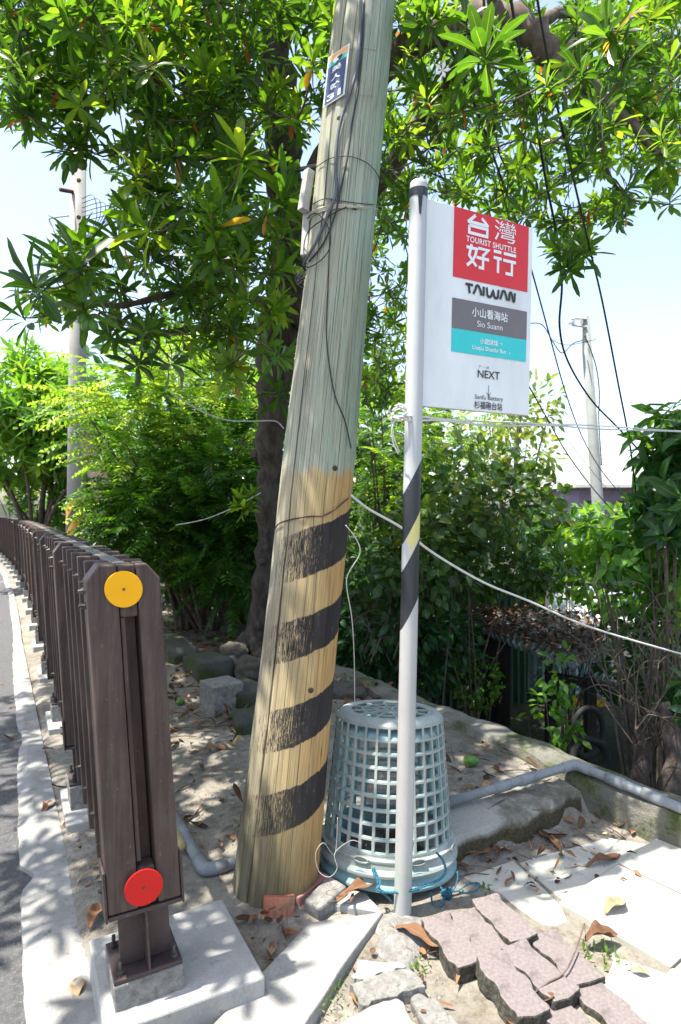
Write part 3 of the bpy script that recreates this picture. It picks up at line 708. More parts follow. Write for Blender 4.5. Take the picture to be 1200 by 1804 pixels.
# text -> mesh
_tdat = {}
def text_mesh(body, bold=0.0, spacing=1.0):
    c = bpy.data.curves.new('lettering', 'FONT'); c.body = body; c.offset = bold; c.space_character = spacing; c.resolution_u = 4; c.fill_mode = 'FRONT' if False else 'BOTH'
    o = bpy.data.objects.new('lettering', c); COL.objects.link(o); bpy.context.view_layer.update()
    me = bpy.data.meshes.new_from_object(o.evaluated_get(bpy.context.evaluated_depsgraph_get()))
    vs = np.array([v.co[:] for v in me.vertices]); fs = [tuple(p.vertices) for p in me.polygons]
    bpy.data.objects.remove(o); bpy.data.curves.remove(c); bpy.data.meshes.remove(me)
    lo, hi = vs.min(0), vs.max(0); vs = (vs - lo) / np.maximum(hi - lo, 1e-6); return vs, fs     # 0..1 box
def flat(name, col, rough=.45, spec=.4, coat=0):
    if name in MATS: return MATS[name]
    m, n, l, b = new_mat(name); t = nz(n, l, tc(n, l), 18, 5, .6); g_ = ramp(n, l, t.outputs[0], [(.3, .93), (.7, 1.03)])
    l.new(mixc(n, l, 1.0, col, g_.outputs[0], 'MULTIPLY'), b.inputs['Base Color']); b.inputs['Roughness'].default_value = rough
    b.inputs['Specular IOR Level'].default_value = spec; MATS[name] = m; return m
WHITE = flat('white_print', (.78, .80, .80)); INK = flat('dark_print', (.022, .028, .032)); NAVY = flat('navy_plate', (.030, .055, .155))
ORANGE = flat('orange_print', (.75, .36, .14)); AQUA = flat('aqua_print', (.06, .42, .42)); GREYW = flat('off_white', (.72, .74, .73), .5)
# number plate bent round the pole
_, a0, zt = on_pole(579, 100); _, a1, _ = on_pole(616, 100); _, _, zb = on_pole(597, 178)
_, _, zt = on_pole(597, 93)
a0, a1 = max(a0, -1.12), a1
_am = -.60; _pw = .100
def plate_pt(x, y, off):
    z = zb + (zt - zb) * y; c = polept(_am, z, off + .001); return c + Vector((math.cos(_am), math.sin(_am), .16)) * ((x - .5) * _pw) - PB
def plate_patch(x0, y0, x1, y1, off, nseg=10, th=0):
    m = MB(); vs = []
    for o_ in ((off,) if not th else (off, off - th)):
        for i in range(nseg + 1):
            x = x0 + (x1 - x0) * i / nseg; vs += [plate_pt(x, y0, o_), plate_pt(x, y1, o_)]
    fs = [(2*i, 2*i+2, 2*i+3, 2*i+1) for i in range(nseg)]
    if th:
        o2 = 2 * (nseg + 1); fs += [(o2+2*i+1, o2+2*i+3, o2+2*i+2, o2+2*i) for i in range(nseg)]
        fs += [(2*i, o2+2*i, o2+2*i+2, 2*i+2) for i in range(nseg)] + [(2*i+1, 2*i+3, o2+2*i+3, o2+2*i+1) for i in range(nseg)]
        fs += [(0, 1, o2+1, o2), (2*nseg, o2+2*nseg, o2+2*nseg+1, 2*nseg+1)]
    return m.add(vs, fs)
plate = plate_patch(0, 0, 1, 1, .009, th=.004).build('number_plate', GREYW, upole)
plate_patch(.06, .02, .94, .76, .0102).build('navy_field', NAVY, plate); plate_patch(.06, .762, .94, .86, .0102).build('aqua_field', AQUA, plate); plate_patch(.06, .862, .94, .98, .0102).build('orange_field', ORANGE, plate)
def plate_text(body, x0, x1, y0, y1, mat, bold=.0):
    vs, fs = text_mesh(body, bold); m = MB(); m.add([plate_pt(x0 + (x1 - x0) * x, y0 + (y1 - y0) * y, .0112) for x, y, z in vs], fs); return m.build('lettering', mat, plate)
plate_text('美', .27, .73, .60, .72, WHITE, .02); plate_text('人', .27, .73, .43, .54, WHITE, .03); plate_text('幹', .27, .73, .245, .37, WHITE, .015); plate_text('31', .18, .82, .055, .18, WHITE, .03)
m = MB(); k = 28
m.add([plate_pt(.5 + .22 * math.cos(2*math.pi*j/k), .84 + .068 * math.sin(2*math.pi*j/k), .0108) for j in range(k)], [tuple(range(k))]); m.build('round_emblem', WHITE, plate)
m = MB(); sw = [(.5 + .22 * math.cos(t), .84 + .068 * math.sin(t)) for t in np.linspace(-1.9, .9, 14)] + [(.5 + .10 * math.cos(t) + .06, .84 + .03 * math.sin(t) + .012) for t in np.linspace(.9, 3.0, 8)] + [(.5 - .10 + .10 * math.cos(t) + .06, .82 + .03 * math.sin(t)) for t in np.linspace(.4, -1.6, 8)]
m.add([plate_pt(x, y, .0116) for x, y in sw], [tuple(range(len(sw)))]); m.build('emblem_swirl', INK, plate)

BLK = surf('black_cable', [(.012, .013, .016), (.025, .027, .032)], 20, .5, .1, 60, .001)
GREYC = surf('grey_cable', [(.07, .08, .10), (.12, .13, .155)], 20, .5, .1, 60, .001)
WHTC = surf('white_cord', [(.58, .57, .53), (.70, .69, .66)], 60, .7, .4, 300, .001)
TAN = surf('tan_strap', [(.42, .38, .29), (.52, .48, .38)], 40, .7, .3, 120, .001)
RUST = surf('rusty_wire', [(.06, .028, .018), (.12, .055, .03)], 40, .8, .3, 120, .001)
def pole_line(name, pts, r, mat, off=.006, n=6):
    q = smooth_path([on_pole(u, v, off)[0] - PB if not isinstance(u, Vector) else u - PB for u, v in pts], n); m = MB(); m.tube(q, r, 6); return m.build(name, mat, upole, smooth=True)
pole_line('cable', [(636, 4), (634, 60), (629, 120), (618, 165), (605, 205), (596, 250), (593, 300), (594, 340), (580, 380), (562, 425), (545, 455), (538, 468)], .0065, GREYC, .012)
pole_line('cable', [(641, 4), (638, 80), (630, 160), (620, 220), (612, 280), (600, 340), (590, 385), (572, 430), (548, 462)], .004, BLK, .010)
pole_line('cable', [(585, 352), (582, 420), (578, 520), (576, 600), (588, 690), (606, 740), (617, 790)], .0022, BLK, .005)
pole_line('cable', [(545, 385), (562, 378), (580, 400), (584, 435), (570, 460), (545, 472), (537, 440), (550, 408), (585, 382), (610, 368)], .0022, BLK, .016)
pole_line('wire_hoop', [(560, 296), (585, 281), (615, 278), (645, 290), (664, 312), (671, 335)], .0018, BLK, .010)
pole_line('wire_hoop', [(552, 362), (575, 352), (605, 357), (640, 361), (668, 361)], .0018, BLK, .010)
for dv in (0, 4, 8): pole_line('strap', [(539, 388 - dv), (555, 378 - dv * .7), (590, 368 - dv * .6), (630, 367 - dv * .2), (664, 377 - dv)], .0028, TAN, .005 + dv * .0004)
pole_line('wire_hoop', [(481, 936), (492, 923), (515, 915), (545, 910), (570, 908), (590, 896), (611, 878)], .0028, RUST, .006)
for v in (86, 168): pole_line('wire_hoop', [(588, v + 6), (620, v), (650, v), (682, v + 12)], .0010, TAN, .003)
GALV = surf('weathered_metal', [(.28, .27, .26), (.40, .39, .375), (.48, .47, .45)], 16, .7, .4, 90, .003, spots=(.22, .14, .09), spotscale=20, spotcut=(.6, .72))
def pole_bar(name, top, bot, w, d, mat, off):
    a_, b_ = P(*top), P(*bot); ax = (b_ - a_); m = MB(); L = ax.length; M = ax.to_track_quat('Z', 'X').to_matrix()
    m.box((a_ + b_) / 2 - PB, (w, d, L), M); return m.build(name, mat, upole, bevel=.003)
YJ = 2.52
pole_bar('channel_bar', (545, 301, YJ), (534, 372, YJ - .02), .035, .034, GALV, 0); pole_bar('channel_bar', (542, 374, YJ + .01), (537, 452, YJ - .02), .026, .03, GALV, 0)
pole_bar('clamp_bar', (562, 292, YJ + .0), (482, 307, YJ + .3), .016, .016, BLK, 0)
m = MB(); q = on_pole(537, 468)[0]
for s_ in range(5):
    c_ = [q - PB + Vector((-.012 + .004 * s_ + .03 * math.sin(t + s_), -.01, -.02 + .035 * math.cos(t) - .012 * s_)) for t in np.linspace(0, 5.4, 14)]; m.tube(c_, .002, 5)
m.build('cable_loops', BLK, upole, smooth=True)
for u, v in ((598, 209), (625, 365), (590, 825), (515, 1312), (548, 1216)):
    p_, a_, z_ = on_pole(u, v, -.002); m = MB(); nrm = Vector((math.sin(a_), -math.cos(a_), 0)); m.lathe([(.011, .0), (.010, .005), (.006, .0055), (0, .005)], 14, Matrix.Translation(p_ - PB) @ nrm.to_track_quat('Z', 'Y').to_matrix().to_4x4()); m.build('bolt_hole' if u in (598, 515) else 'knot', surf('dark_knot', [(.03, .022, .014), (.09, .07, .045)], 60, .9), upole, smooth=True)

# ------------------------------------------------------------------ bus stop sign
SB = Vector((.2146, 2.171, 0)); SLN = .0222
def spx(z): return Vector((SB.x + SLN * z, SB.y, z))
WPAINT = surf('white_painted_steel', [(.54, .55, .54), (.62, .63, .62), (.67, .68, .67)], 5, .4, .12, 120, .001, spots=(.40, .39, .36), spotscale=30, spotcut=(.66, .78))
def post_mat():
    m, n, l, b = new_mat('sign_post_paint'); v = tc(n, l); sp = n.new('ShaderNodeSeparateXYZ'); l.new(v, sp.inputs[0]); X, Y, Z = sp.outputs
    a = nz(n, l, v, 9, 6, .7); f = nz(n, l, v, 70, 5, .75); pt = nz(n, l, v, 30, 6, .75)
    w = ramp(n, l, a.outputs[0], [(.3, (.33, .345, .34)), (.7, (.44, .455, .45))]).outputs[0]
    low = ramp(n, l, mth(n, l, 'MULTIPLY', Z, .5), [(.52, (.37, .35, .33)), (.60, (.44, .455, .45))]).outputs[0]
    w = mixc(n, l, .55, w, low)
    zz = mth(n, l, 'SUBTRACT', Z, mth(n, l, 'MULTIPLY', X, 1.9))
    yel = mth(n, l, 'MULTIPLY', ramp(n, l, mth(n, l, 'ABSOLUTE', mth(n, l, 'SUBTRACT', zz, 1.29)), [(.055, 1.0), (.075, 0.0)]).outputs[0],
              ramp(n, l, mth(n, l, 'ADD', mth(n, l, 'MULTIPLY', X, 9), a.outputs[0]), [(.6, 0.0), (.8, .8)]).outputs[0])
    w = mixc(n, l, yel, w, (.60, .50, .12))
    blk = None
    for c0, hw in ((1.39, .085), (1.118, .098)):
        k = ramp(n, l, mth(n, l, 'MULTIPLY', mth(n, l, 'SUBTRACT', hw, mth(n, l, 'ABSOLUTE', mth(n, l, 'SUBTRACT', zz, c0))), 10), [(0, 0.0), (.012, 1.0)]).outputs[0]
        blk = k if blk is None else mth(n, l, 'MAXIMUM', blk, k)
    blk = mth(n, l, 'MULTIPLY', blk, ramp(n, l, pt.outputs[0], [(.66, 1.0), (.70, .15)]).outputs[0])
    w = mixc(n, l, blk, w, (.022, .024, .028))
    chip = mth(n, l, 'MULTIPLY', ramp(n, l, pt.outputs[0], [(.54, 0.0), (.58, .9)]).outputs[0], ramp(n, l, Z, [(.18, 1.0), (.28, 0.0)]).outputs[0])
    w = mixc(n, l, chip, w, (.27, .42, .30))
    dots = ramp(n, l, f.outputs[0], [(.70, 0.0), (.74, .7)]).outputs[0]; w = mixc(n, l, dots, w, (.26, .22, .19))
    l.new(w, b.inputs['Base Color']); b.inputs['Roughness'].default_value = .42
    bump(n, l, b, a.outputs[0], .15, .002); return m
sign = thing('bus_stop_sign', 'white bus stop sign on a tall slim post with red, grey and teal panels', 'bus stop sign', SB)
PR = .0305; m = MB(); prof = [(PR, -.03), (PR, 2.545), (PR * .97, 2.556), (PR * .8, 2.563), (0, 2.565)]
m.lathe([(r, z) for r, z in prof], 40)
m.v = [(x + SLN * z, y, z) for x, y, z in m.v]; m.build('post', post_mat(), sign, smooth=True, bevel=.001)
DT = Vector((.882, .472, 0)); DN = Vector((.472, -.882, 0))
S_0 = Vector((.298, 2.196, 0))
def sgp(t, z, off=0.0): return Vector((S_0.x + SLN * (z - 2.15), S_0.y, z)) + DT * t + DN * off - SB
def pz(u, v):
    """pixel on the sign face -> (t, z)"""
    z = 2.15
    for _ in range(8):
        x0 = S_0.x + SLN * (z - 2.15); k = (u - CU) / F; t = (k * S_0.y - x0) / (DT.x - k * DT.y); Y = S_0.y + DT.y * t; z = CAMH - (v - CV) / F * Y
    return t, z
ZT, ZB, TW = 2.517, 1.787, .502
m = MB(); vs = [sgp(t, z, o_) for o_ in (0, -.022) for t, z in ((-.012, ZB), (TW, ZB), (TW, ZT), (-.012, ZT))]
m.add(vs, [(0, 1, 2, 3), (7, 6, 5, 4), (0, 4, 5, 1), (1, 5, 6, 2), (2, 6, 7, 3), (3, 7, 4, 0)])
panel = m.build('panel', surf('white_enamel', [(.77, .80, .79), (.79, .815, .805), (.805, .83, .82)], 1.5, .3, 0, 3, .001, stretch=(1, 1, .35), spots=(.66, .67, .63), spotscale=14, spotcut=(.58, .82)), sign, bevel=.003)
def sheet(name, mat, t0, t1, z0, z1, off=.0015):
    m = MB(); m.add([sgp(t0, z0, off), sgp(t1, z0, off), sgp(t1, z1, off), sgp(t0, z1, off)], [(0, 1, 2, 3)]); return m.build(name, mat, panel)
REDP = flat('red_print', (.66, .022, .028), .35); GRYP = flat('grey_print', (.165, .145, .15), .4); TEAL = flat('teal_print', (.035, .56, .56), .35)
tl, zr1 = pz(797.5, 487); tr = pz(929, 508)[0]; zg0 = pz(797, 524)[1]; zg1 = pz(796, 577.5)[1]; zt1 = pz(795, 619)[1]
sheet('red_panel', REDP, tl, tr, zr1, ZT - .002); sheet('grey_panel', GRYP, tl, tr, zg1 + .0005, zg0); sheet('teal_panel', TEAL, tl, tr, zt1, zg1 - .0005)
def stext(body, uv0, uv1, hpx, mat, bold=0.0, spacing=1.0, name='lettering'):
    """uv0, uv1: middle of the left and right end of the line in the photograph, hpx: height there"""
    t0, z0 = pz(*uv0); t1, z1 = pz(*uv1); zc = (z0 + z1) / 2; h = hpx * (S_0.y + DT.y * (t0 + t1) / 2) / F
    vs, fs = text_mesh(body, bold, spacing); m = MB(); m.add([sgp(t0 + (t1 - t0) * x, zc - h / 2 + h * y, .003) for x, y, z in vs], fs); return m.build(name, mat, panel)
def e6(x, y): return (700 + x / 4.615, 300 + y / 4.615)
def e7(x, y): return (700 + x / 4.615, 500 + y / 4.615)
stext('灣', e6(786, 496), e6(962, 514), 36, WHITE, .0); stext('TOURIST SHUTTLE', e6(557, 562), e6(961, 648), 10, WHITE, .018, 1.08)
def stroke(paths, x0y0, x1y1, w, mat, name, asp=None):
    """characters drawn as flat ribbons in a 0..1 box between two picture corners"""
    (u0, v0), (u1, v1) = x0y0, x1y1; t0, _ = pz(u0, (v0 + v1) / 2); t1, _ = pz(u1, (v0 + v1) / 2); um = (u0 + u1) / 2; za = pz(um, v1)[1]; zb_ = pz(um, v0)[1]
    m = MB()
    for ip, pth in enumerate(paths):
        q = [Vector((t0 + (t1 - t0) * x, za + (zb_ - za) * y, 0)) for x, y in pth]; vs = []
        for i, p in enumerate(q):
            d0 = (p - q[i-1]).normalized() if i else (q[1] - p).normalized(); d1 = (q[i+1] - p).normalized() if i < len(q) - 1 else d0
            d = (d0 + d1).normalized(); s_ = Vector((-d.y, d.x, 0)); k = 1 / max(.5, s_.dot(Vector((-d1.y, d1.x, 0))))
            vs += [p + s_ * (w / 2 * k), p - s_ * (w / 2 * k)]
        m.add([sgp(v.x, v.y, .003 + ip * .00008) for v in vs], [(2*i, 2*i+1, 2*i+3, 2*i+2) for i in range(len(q)-1)])
    return m.build(name, mat, panel)
SW_ = .0115
stroke([[(.38, 1), (.08, .62), (.08, .60)], [(.02, .60), (.62, .60), (.90, .60)], [(.66, .92), (.80, .78), (.97, .56)], [(.10, .42), (.10, .04), (.92, .04), (.92, .42), (.10, .42)]], e6(563, 374), e6(742, 532), SW_, WHITE, 'lettering')
stroke([[(.02, .84), (.46, .84), (.40, .55), (.28, .28), (.05, .04)], [(.24, 1), (.14, .50), (.34, .22), (.46, .08)], [(.52, .90), (.96, .90), (.74, .62), (.74, .06), (.55, .06)], [(.46, .48), (1, .48)]], e6(553, 615), e6(742, 800), SW_, WHITE, 'lettering')
stroke([[(.0, .92), (.34, .92)], [(.0, .64), (.36, .64)], [(.20, .64), (.20, .0)], [(.44, .92), (1, .92)], [(.42, .62), (1, .62)], [(.82, .62), (.82, .06), (.54, .06)]], e6(778, 665), e6(960, 850), SW_, WHITE, 'lettering')
LW = .0098
arc = lambda cx, cy, rx, ry, a, b, k=7: [(cx + rx * math.cos(math.radians(a + (b - a) * i / k)), cy + ry * math.sin(math.radians(a + (b - a) * i / k))) for i in range(k + 1)]
stroke([[(.0, .90), (.145, .90)], [(.06, .90), (.085, .02)],
        [(.155, .02), (.20, .60)] + arc(.235, .70, .035, .26, 160, 20) + [(.29, .55), (.315, .02)],
        [(.355, .98), (.355, .02)],
        [(.415, .98), (.425, .40)] + arc(.47, .30, .045, .26, 180, 330, 6) + [(.53, .55), (.545, .70)] + [(.56, .45)] + arc(.605, .30, .040, .26, 200, 360, 6) + [(.655, .98)],
        [(.69, .02), (.725, .60)] + arc(.76, .70, .035, .26, 160, 20) + [(.81, .55), (.835, .02)],
        [(.875, .02), (.880, .75)] + arc(.905, .75, .022, .20, 170, 30, 5) + [(.955, .20)] + arc(.972, .18, .014, .12, 200, 350, 4) + [(.993, .98)]], e6(550, 958), e6(955, 1036), LW, INK, 'lettering')
for b_ in [x for x in panel.children if x.name.startswith('lettering')][-1:]:
    pass
stext('小山看海站', e7(603, 228), e7(893, 277), 16.5, WHITE, .012); stext('Sio Suann', e7(645, 325), e7(851, 358), 10.5, WHITE, .0)
stext('小琉球線', e7(667, 467), e7(815, 486), 10.5, WHITE, .014); stext('→', e7(828, 489), e7(853, 492), 6, WHITE, 0, name='arrow')
stext('Liuqiu Shuttle Bus', e7(607, 522), e7(880, 558), 9.5, WHITE, .012); stext('→', e7(895, 565), e7(914, 568), 4, WHITE, 0, name='arrow')
stext('下 一 站', e7(656, 671), e7(742, 685), 4.6, INK, .0); stext('NEXT', e7(651, 731), e7(829, 750), 13.5, INK, .008)
stroke([[(.5, 1), (.5, 0)], [(.0, .27), (.5, 0), (1, .27)]], e7(722, 824), e7(757, 910), .0022, INK, 'arrow')
stext('Sanfu Battery', e7(626, 926), e7(857, 941), 10, INK, .0); stext('杉福砲台站', e7(622, 984), e7(851, 1001), 14, INK, .012)
for v in (356, 467, 570, 672):
    u = 745.5 - (v - 356) * .021; m = MB(); p = P(u, v, SB.y - .012); m.lathe([(0, .007), (.004, .006), (.0065, .002), (.007, -.006)], 12, Matrix.Translation(p - SB) @ Vector((.55, -.83, 0)).to_track_quat('Z', 'Y').to_matrix().to_4x4()); m.build('bolt', surf('pale_bolt', [(.45, .42, .38), (.6, .57, .53)], 60, .5), sign, smooth=True)
m = MB(); z0, z1 = CAMH + (885 - 342) * 2.14 / F, CAMH + (885 - 327) * 2.14 / F
m.lathe([(PR + .0006, z0), (PR + .0016, z0), (PR + .0016, z1), (PR + .0006, z1)], 40); m.v = [(x + SLN * z, y, z) for x, y, z in m.v]; TAPE = surf('black_tape', [(.014, .015, .02), (.03, .032, .04)], 9, .35, .4, 30, .003); m.build('tape', TAPE, sign, smooth=False)
m = MB(); vs = []
for i in range(9):
    q = i / 8; z = z1 - .002 - (z1 - z0 + .065) * q; wd = .017 * (1 - .65 * q) ; a = .35 + .05 * q
    for sgn in (-1, 1): vs.append(Vector((SLN * z + (PR + .0035) * math.sin(a * .4) + sgn * wd * .6 - .002, -(PR + .0035 + .002 * math.sin(6 * q)), z)))
m.add(vs, [(2*i, 2*i+2, 2*i+3, 2*i+1) for i in range(8)]); m.build('tape_tail', TAPE, sign, solid=.001)

# ------------------------------------------------------------------ fishing baskets, upside down
def plastic(name, c1, c2, c3):
    return surf(name, [c1, c2, c3], 6, .55, .25, 120, .002, spots=(.30, .28, .25), spotscale=24, spotcut=(.64, .8))
PGREY = plastic('faded_grey_plastic', (.215, .255, .235), (.285, .32, .295), (.36, .385, .36)); PBLUE = plastic('faded_blue_plastic', (.14, .26, .27), (.20, .335, .345), (.29, .41, .415))
def basket(label, base, tilt, rb, rt, H, mat, rot):
    t = thing('fishing_basket', label, 'basket', base, 'upturned plastic fishing baskets'); t.rotation_euler = (tilt[0], tilt[1], rot)
    m = MB(); NR = 30; rows = 9; zlo, zhi = .066, H - .030
    def rad(z): return rb + (rt - rb) * z / H
    sub = []; da = 2 * math.pi / NR; rib = .22
    for i in range(NR): sub += [i * da, i * da + da * rib, i * da + da * (.5 + rib / 2)]
    zz = []; dz = (zhi - zlo) / rows
    for j in range(rows): zz += [zlo + j * dz, zlo + j * dz + dz * .20]
    zz += [zhi, zhi + .0]
    zz = zz[:-1] + [zhi + .010]
    n = len(sub); vs = [(rad(z) * math.cos(a), rad(z) * math.sin(a), z) for z in zz for a in sub]; fs = []
    for j in range(len(zz) - 1):
        hole_row = (j % 2 == 1) and j < 2 * rows
        for k in range(n):
            hole_col = k % 3 != 0
            if hole_row and hole_col: continue
            fs.append((j*n+k, j*n+(k+1) % n, (j+1)*n+(k+1) % n, (j+1)*n+k))
    m.add(vs, fs); lattice = m.build('lattice_wall', mat, t, solid=.0065, bevel=.0012, seg=1)
    m = MB()  # rounded shoulder, solid
    m.lathe([(rad(zhi), zhi + .006), (rad(zhi + .01), zhi + .012), (rt - .004, H - .012), (rt - .014, H - .003), (rt - .03, H + .001), (rt - .042, H - .002), (rt - .044, H - .009), (rt - .03, H - .010), (rt - .012, H - .018), (rad(zhi) - .007, zhi + .006), (rad(zhi), zhi + .006)], 72); m.build('shoulder', mat, t, smooth=True)
    m = MB(); ri = rt - .042; ring = lambda r0, r1: m.lathe([(r0, H - .008), (r1, H - .008), (r1, H - .002), (r0, H - .002), (r0, H - .008)], 60)
    ring(ri * .62, ri * .68); ring(ri * .30, ri * .36); ring(ri * .93, ri * 1.03)
    for k in range(12):
        a = 2 * math.pi * k / 12 + .1; c_, s_ = math.cos(a), math.sin(a); M = Matrix.Rotation(a, 3, 'Z'); r0 = .0 if k % 2 == 0 else ri * .34
        m.box((c_ * (r0 + ri * .98) / 2, s_ * (r0 + ri * .98) / 2, H - .0052), (ri * .98 - r0, .010, .0058), M)
    m.build('base_grid', mat, t)
    m = MB()  # solid skirt, lips
    m.lathe([(rb + .006, .0), (rb + .020, .0), (rb + .021, .010), (rb + .017, .018), (rb + .010, .026), (rb + .008, .044), (rb + .011, .048), (rb + .012, .056), (rad(.06) + .003, .058), (rad(.068) + .002, .068), (rad(.068) - .005, .068), (rb - .003, .0), (rb + .006, .0)], 84); m.build('rim', mat, t, smooth=False, bevel=.0015, seg=1)
    for k in range(8):
        a = 2 * math.pi * k / 8 + .35; M = Matrix.Rotation(a, 4, 'Z'); m = MB(); q = []
        for i in range(17):
            b_ = 2 * math.pi * i / 16; q.append(M @ Vector((rb + .013, .028 * math.cos(b_), .053 + .010 * math.sin(b_)))); 
        m.tube(q, .0045, 6); m.build('lug', mat, t, smooth=True)
    return t
BC = Vector((.1845, 2.50, .033)); TLT = (-R(6.2), R(1.6))
basket('faded blue basket at the bottom of the two upturned baskets, its rim on the ground', BC + Vector((0, -.004, -.005)), TLT, .254, .208, .535, PBLUE, .0)
basket('grey openwork plastic basket stacked upside down over the blue one behind the sign post', BC + Vector((.002, .004, .040)), TLT, .256, .211, .535, PGREY, .0)
# ------------------------------------------------------------------ big overhanging tree
BARK = moss_mat('grey_brown_bark', (.045, .035, .028), (.17, .145, .12), (.085, .085, .07))
BARKD = surf('dark_bark', [(.028, .022, .018), (.07, .055, .045), (.12, .10, .085)], 20, .95, .9, 90, .015, stretch=(1, 1, .35))
TWIG = surf('twig_bark', [(.06, .042, .032), (.12, .09, .07), (.19, .155, .125)], 18, .9, .4, 120, .003)
L_BIG = leaf_mat('broad_glossy_leaf', [(0, (.016, .050, .010)), (.35, (.034, .092, .011)), (.7, (.068, .145, .015)), (.93, (.145, .225, .026)), (.965, (.20, .20, .03)), (.985, (.34, .11, .03)), (1, (.30, .06, .025))], .36, .5, 3.0, rib=(.16, .20, .06), ribw=.45)
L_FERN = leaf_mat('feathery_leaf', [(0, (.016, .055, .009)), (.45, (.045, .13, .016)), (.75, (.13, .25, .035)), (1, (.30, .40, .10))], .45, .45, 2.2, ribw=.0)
L_HEDGE = leaf_mat('bright_hedge_leaf', [(0, (.026, .09, .011)), (.5, (.07, .20, .020)), (1, (.22, .37, .06))], .4, .42, 2.2, ribw=.3)
L_ROUND = leaf_mat('round_leathery_leaf', [(0, (.022, .060, .016)), (.45, (.040, .10, .020)), (.8, (.075, .14, .025)), (.92, (.20, .20, .04)), (1, (.28, .20, .06))], .35, .38, 2.0, ribw=.4)
L_DARK = leaf_mat('dark_broad_leaf', [(0, (.014, .060, .020)), (.6, (.035, .115, .030)), (1, (.08, .18, .035))], .33, .4, 2.2, ribw=.45)
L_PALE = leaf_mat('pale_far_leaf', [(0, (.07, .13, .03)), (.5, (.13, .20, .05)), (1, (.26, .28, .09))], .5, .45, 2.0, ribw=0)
def inpoly(poly, n):
    poly = np.array(poly, float); lo, hi = poly.min(0), poly.max(0); out = []
    while len(out) < n:
        p = rng.uniform(lo, hi); c = False; j = len(poly) - 1
        for i in range(len(poly)):
            a, b = poly[i], poly[j]
            if (a[1] > p[1]) != (b[1] > p[1]) and p[0] < (b[0]-a[0]) * (p[1]-a[1]) / (b[1]-a[1]) + a[0]: c = not c
            j = i
        if c: out.append(p)
    return out
tree = thing('tree', 'big spreading tree with whorled glossy leaves and a dark trunk behind the wooden pole', 'tree', (-.78, 5.55, .1))
TO = Vector(tree.location)
trunk_px = [(448, 1150, 5.5, .10), (466, 1000, 5.45, .085), (472, 860, 5.35, .09), (478, 760, 5.3, .125), (484, 640, 5.2, .15), (500, 540, 5.1, .165), (510, 440, 5.0, .155), (505, 330, 4.9, .14), (498, 210, 4.75, .125), (488, 90, 4.6, .11), (480, -60, 4.5, .09), (470, -220, 4.4, .06)]
limbs = [[(505, 400, 4.95, .12), (560, 300, 4.7, .10), (640, 170, 4.3, .095), (700, 95, 4.0, .09), (770, 55, 3.75, .085), (860, 35, 3.55, .08), (930, 55, 3.45, .075), (985, 105, 3.4, .065), (1040, 150, 3.35, .045), (1075, 190, 3.3, .035), (1120, 225, 3.3, .026), (1165, 280, 3.2, .018)],
         [(505, 470, 5.0, .10), (590, 420, 4.85, .085), (660, 330, 4.7, .08), (735, 235, 4.45, .075), (790, 150, 4.2, .07), (830, 90, 3.95, .065), (850, 40, 3.7, .05)],
         [(1040, 150, 3.35, .018), (1055, 210, 3.5, .014), (1070, 300, 3.6, .010), (1110, 350, 3.7, .007), (1180, 360, 3.8, .005)],
         [(985, 105, 3.4, .035), (1040, 40, 3.5, .028), (1100, -30, 3.6, .02)], [(930, 55, 3.45, .04), (1000, 20, 3.8, .03), (1120, 60, 4.2, .02), (1200, 100, 4.6, .012)],
         [(488, 560, 5.15, .055), (420, 515, 4.6, .035), (330, 508, 4.1, .024), (290, 520, 3.7, .02), (200, 540, 3.4, .015), (90, 515, 3.1, .010)],
         [(484, 590, 5.2, .05), (420, 575, 4.8, .03), (330, 580, 4.3, .022), (230, 600, 3.9, .012)],
         [(498, 210, 4.75, .09), (430, 130, 4.5, .07), (350, 60, 4.2, .06), (300, 20, 4.0, .05), (180, 60, 3.9, .035), (95, 140, 3.9, .022), (70, 190, 3.9, .012)],
         [(488, 130, 4.65, .07), (440, 60, 4.5, .055), (340, -30, 4.4, .045), (200, -40, 4.6, .03), (60, 20, 4.8, .018)],
         [(500, 300, 4.85, .06), (420, 260, 4.5, .045), (330, 250, 4.2, .03), (230, 250, 4.0, .018)],
         [(505, 420, 4.95, .05), (440, 400, 4.5, .035), (360, 380, 4.1, .025), (260, 360, 3.8, .015)],
         [(300, 20, 4.0, .035), (310, 90, 3.8, .025), (330, 170, 3.7, .018), (350, 240, 3.6, .012)],
         [(860, 35, 3.55, .05), (870, -80, 3.3, .04), (900, -250, 3.0, .03)], [(488, 90, 4.6, .07), (560, -60, 4.3, .05), (640, -260, 3.9, .03)]]
wood = MB(); nodes = []
def px_path(seq): return [P(u, v, Y) for u, v, Y, r in seq], [r for *_, r in seq]
def limb(seq, k, n=5, gn=.10):
    pts, rr = px_path(seq); q = smooth_path(pts, n); r2 = []
    for i in range(len(q)):
        t = i / n; a = min(int(t), len(rr) - 2); f = t - a; w = rr[a] * (1 - f) + rr[a+1] * f
        r2.append(w * (1 + gn * math.sin(i * 2.7) + rd.uniform(-gn, gn) * .6))
    q = [p + Vector((rd.uniform(-1, 1), rd.uniform(-1, 1), rd.uniform(-1, 1))) * r2[i] * .25 for i, p in enumerate(q)]
    return q, r2
tq, tr_ = limb(trunk_px, 16, 6, .07); tr_ = [r * (1.25 if i < 3 else 1) for i, r in enumerate(tr_)]
tm = MB(); tm.tube([p - TO for p in tq], tr_, 16); nodes += [(p, r) for p, r in zip(tq, tr_)][18:]
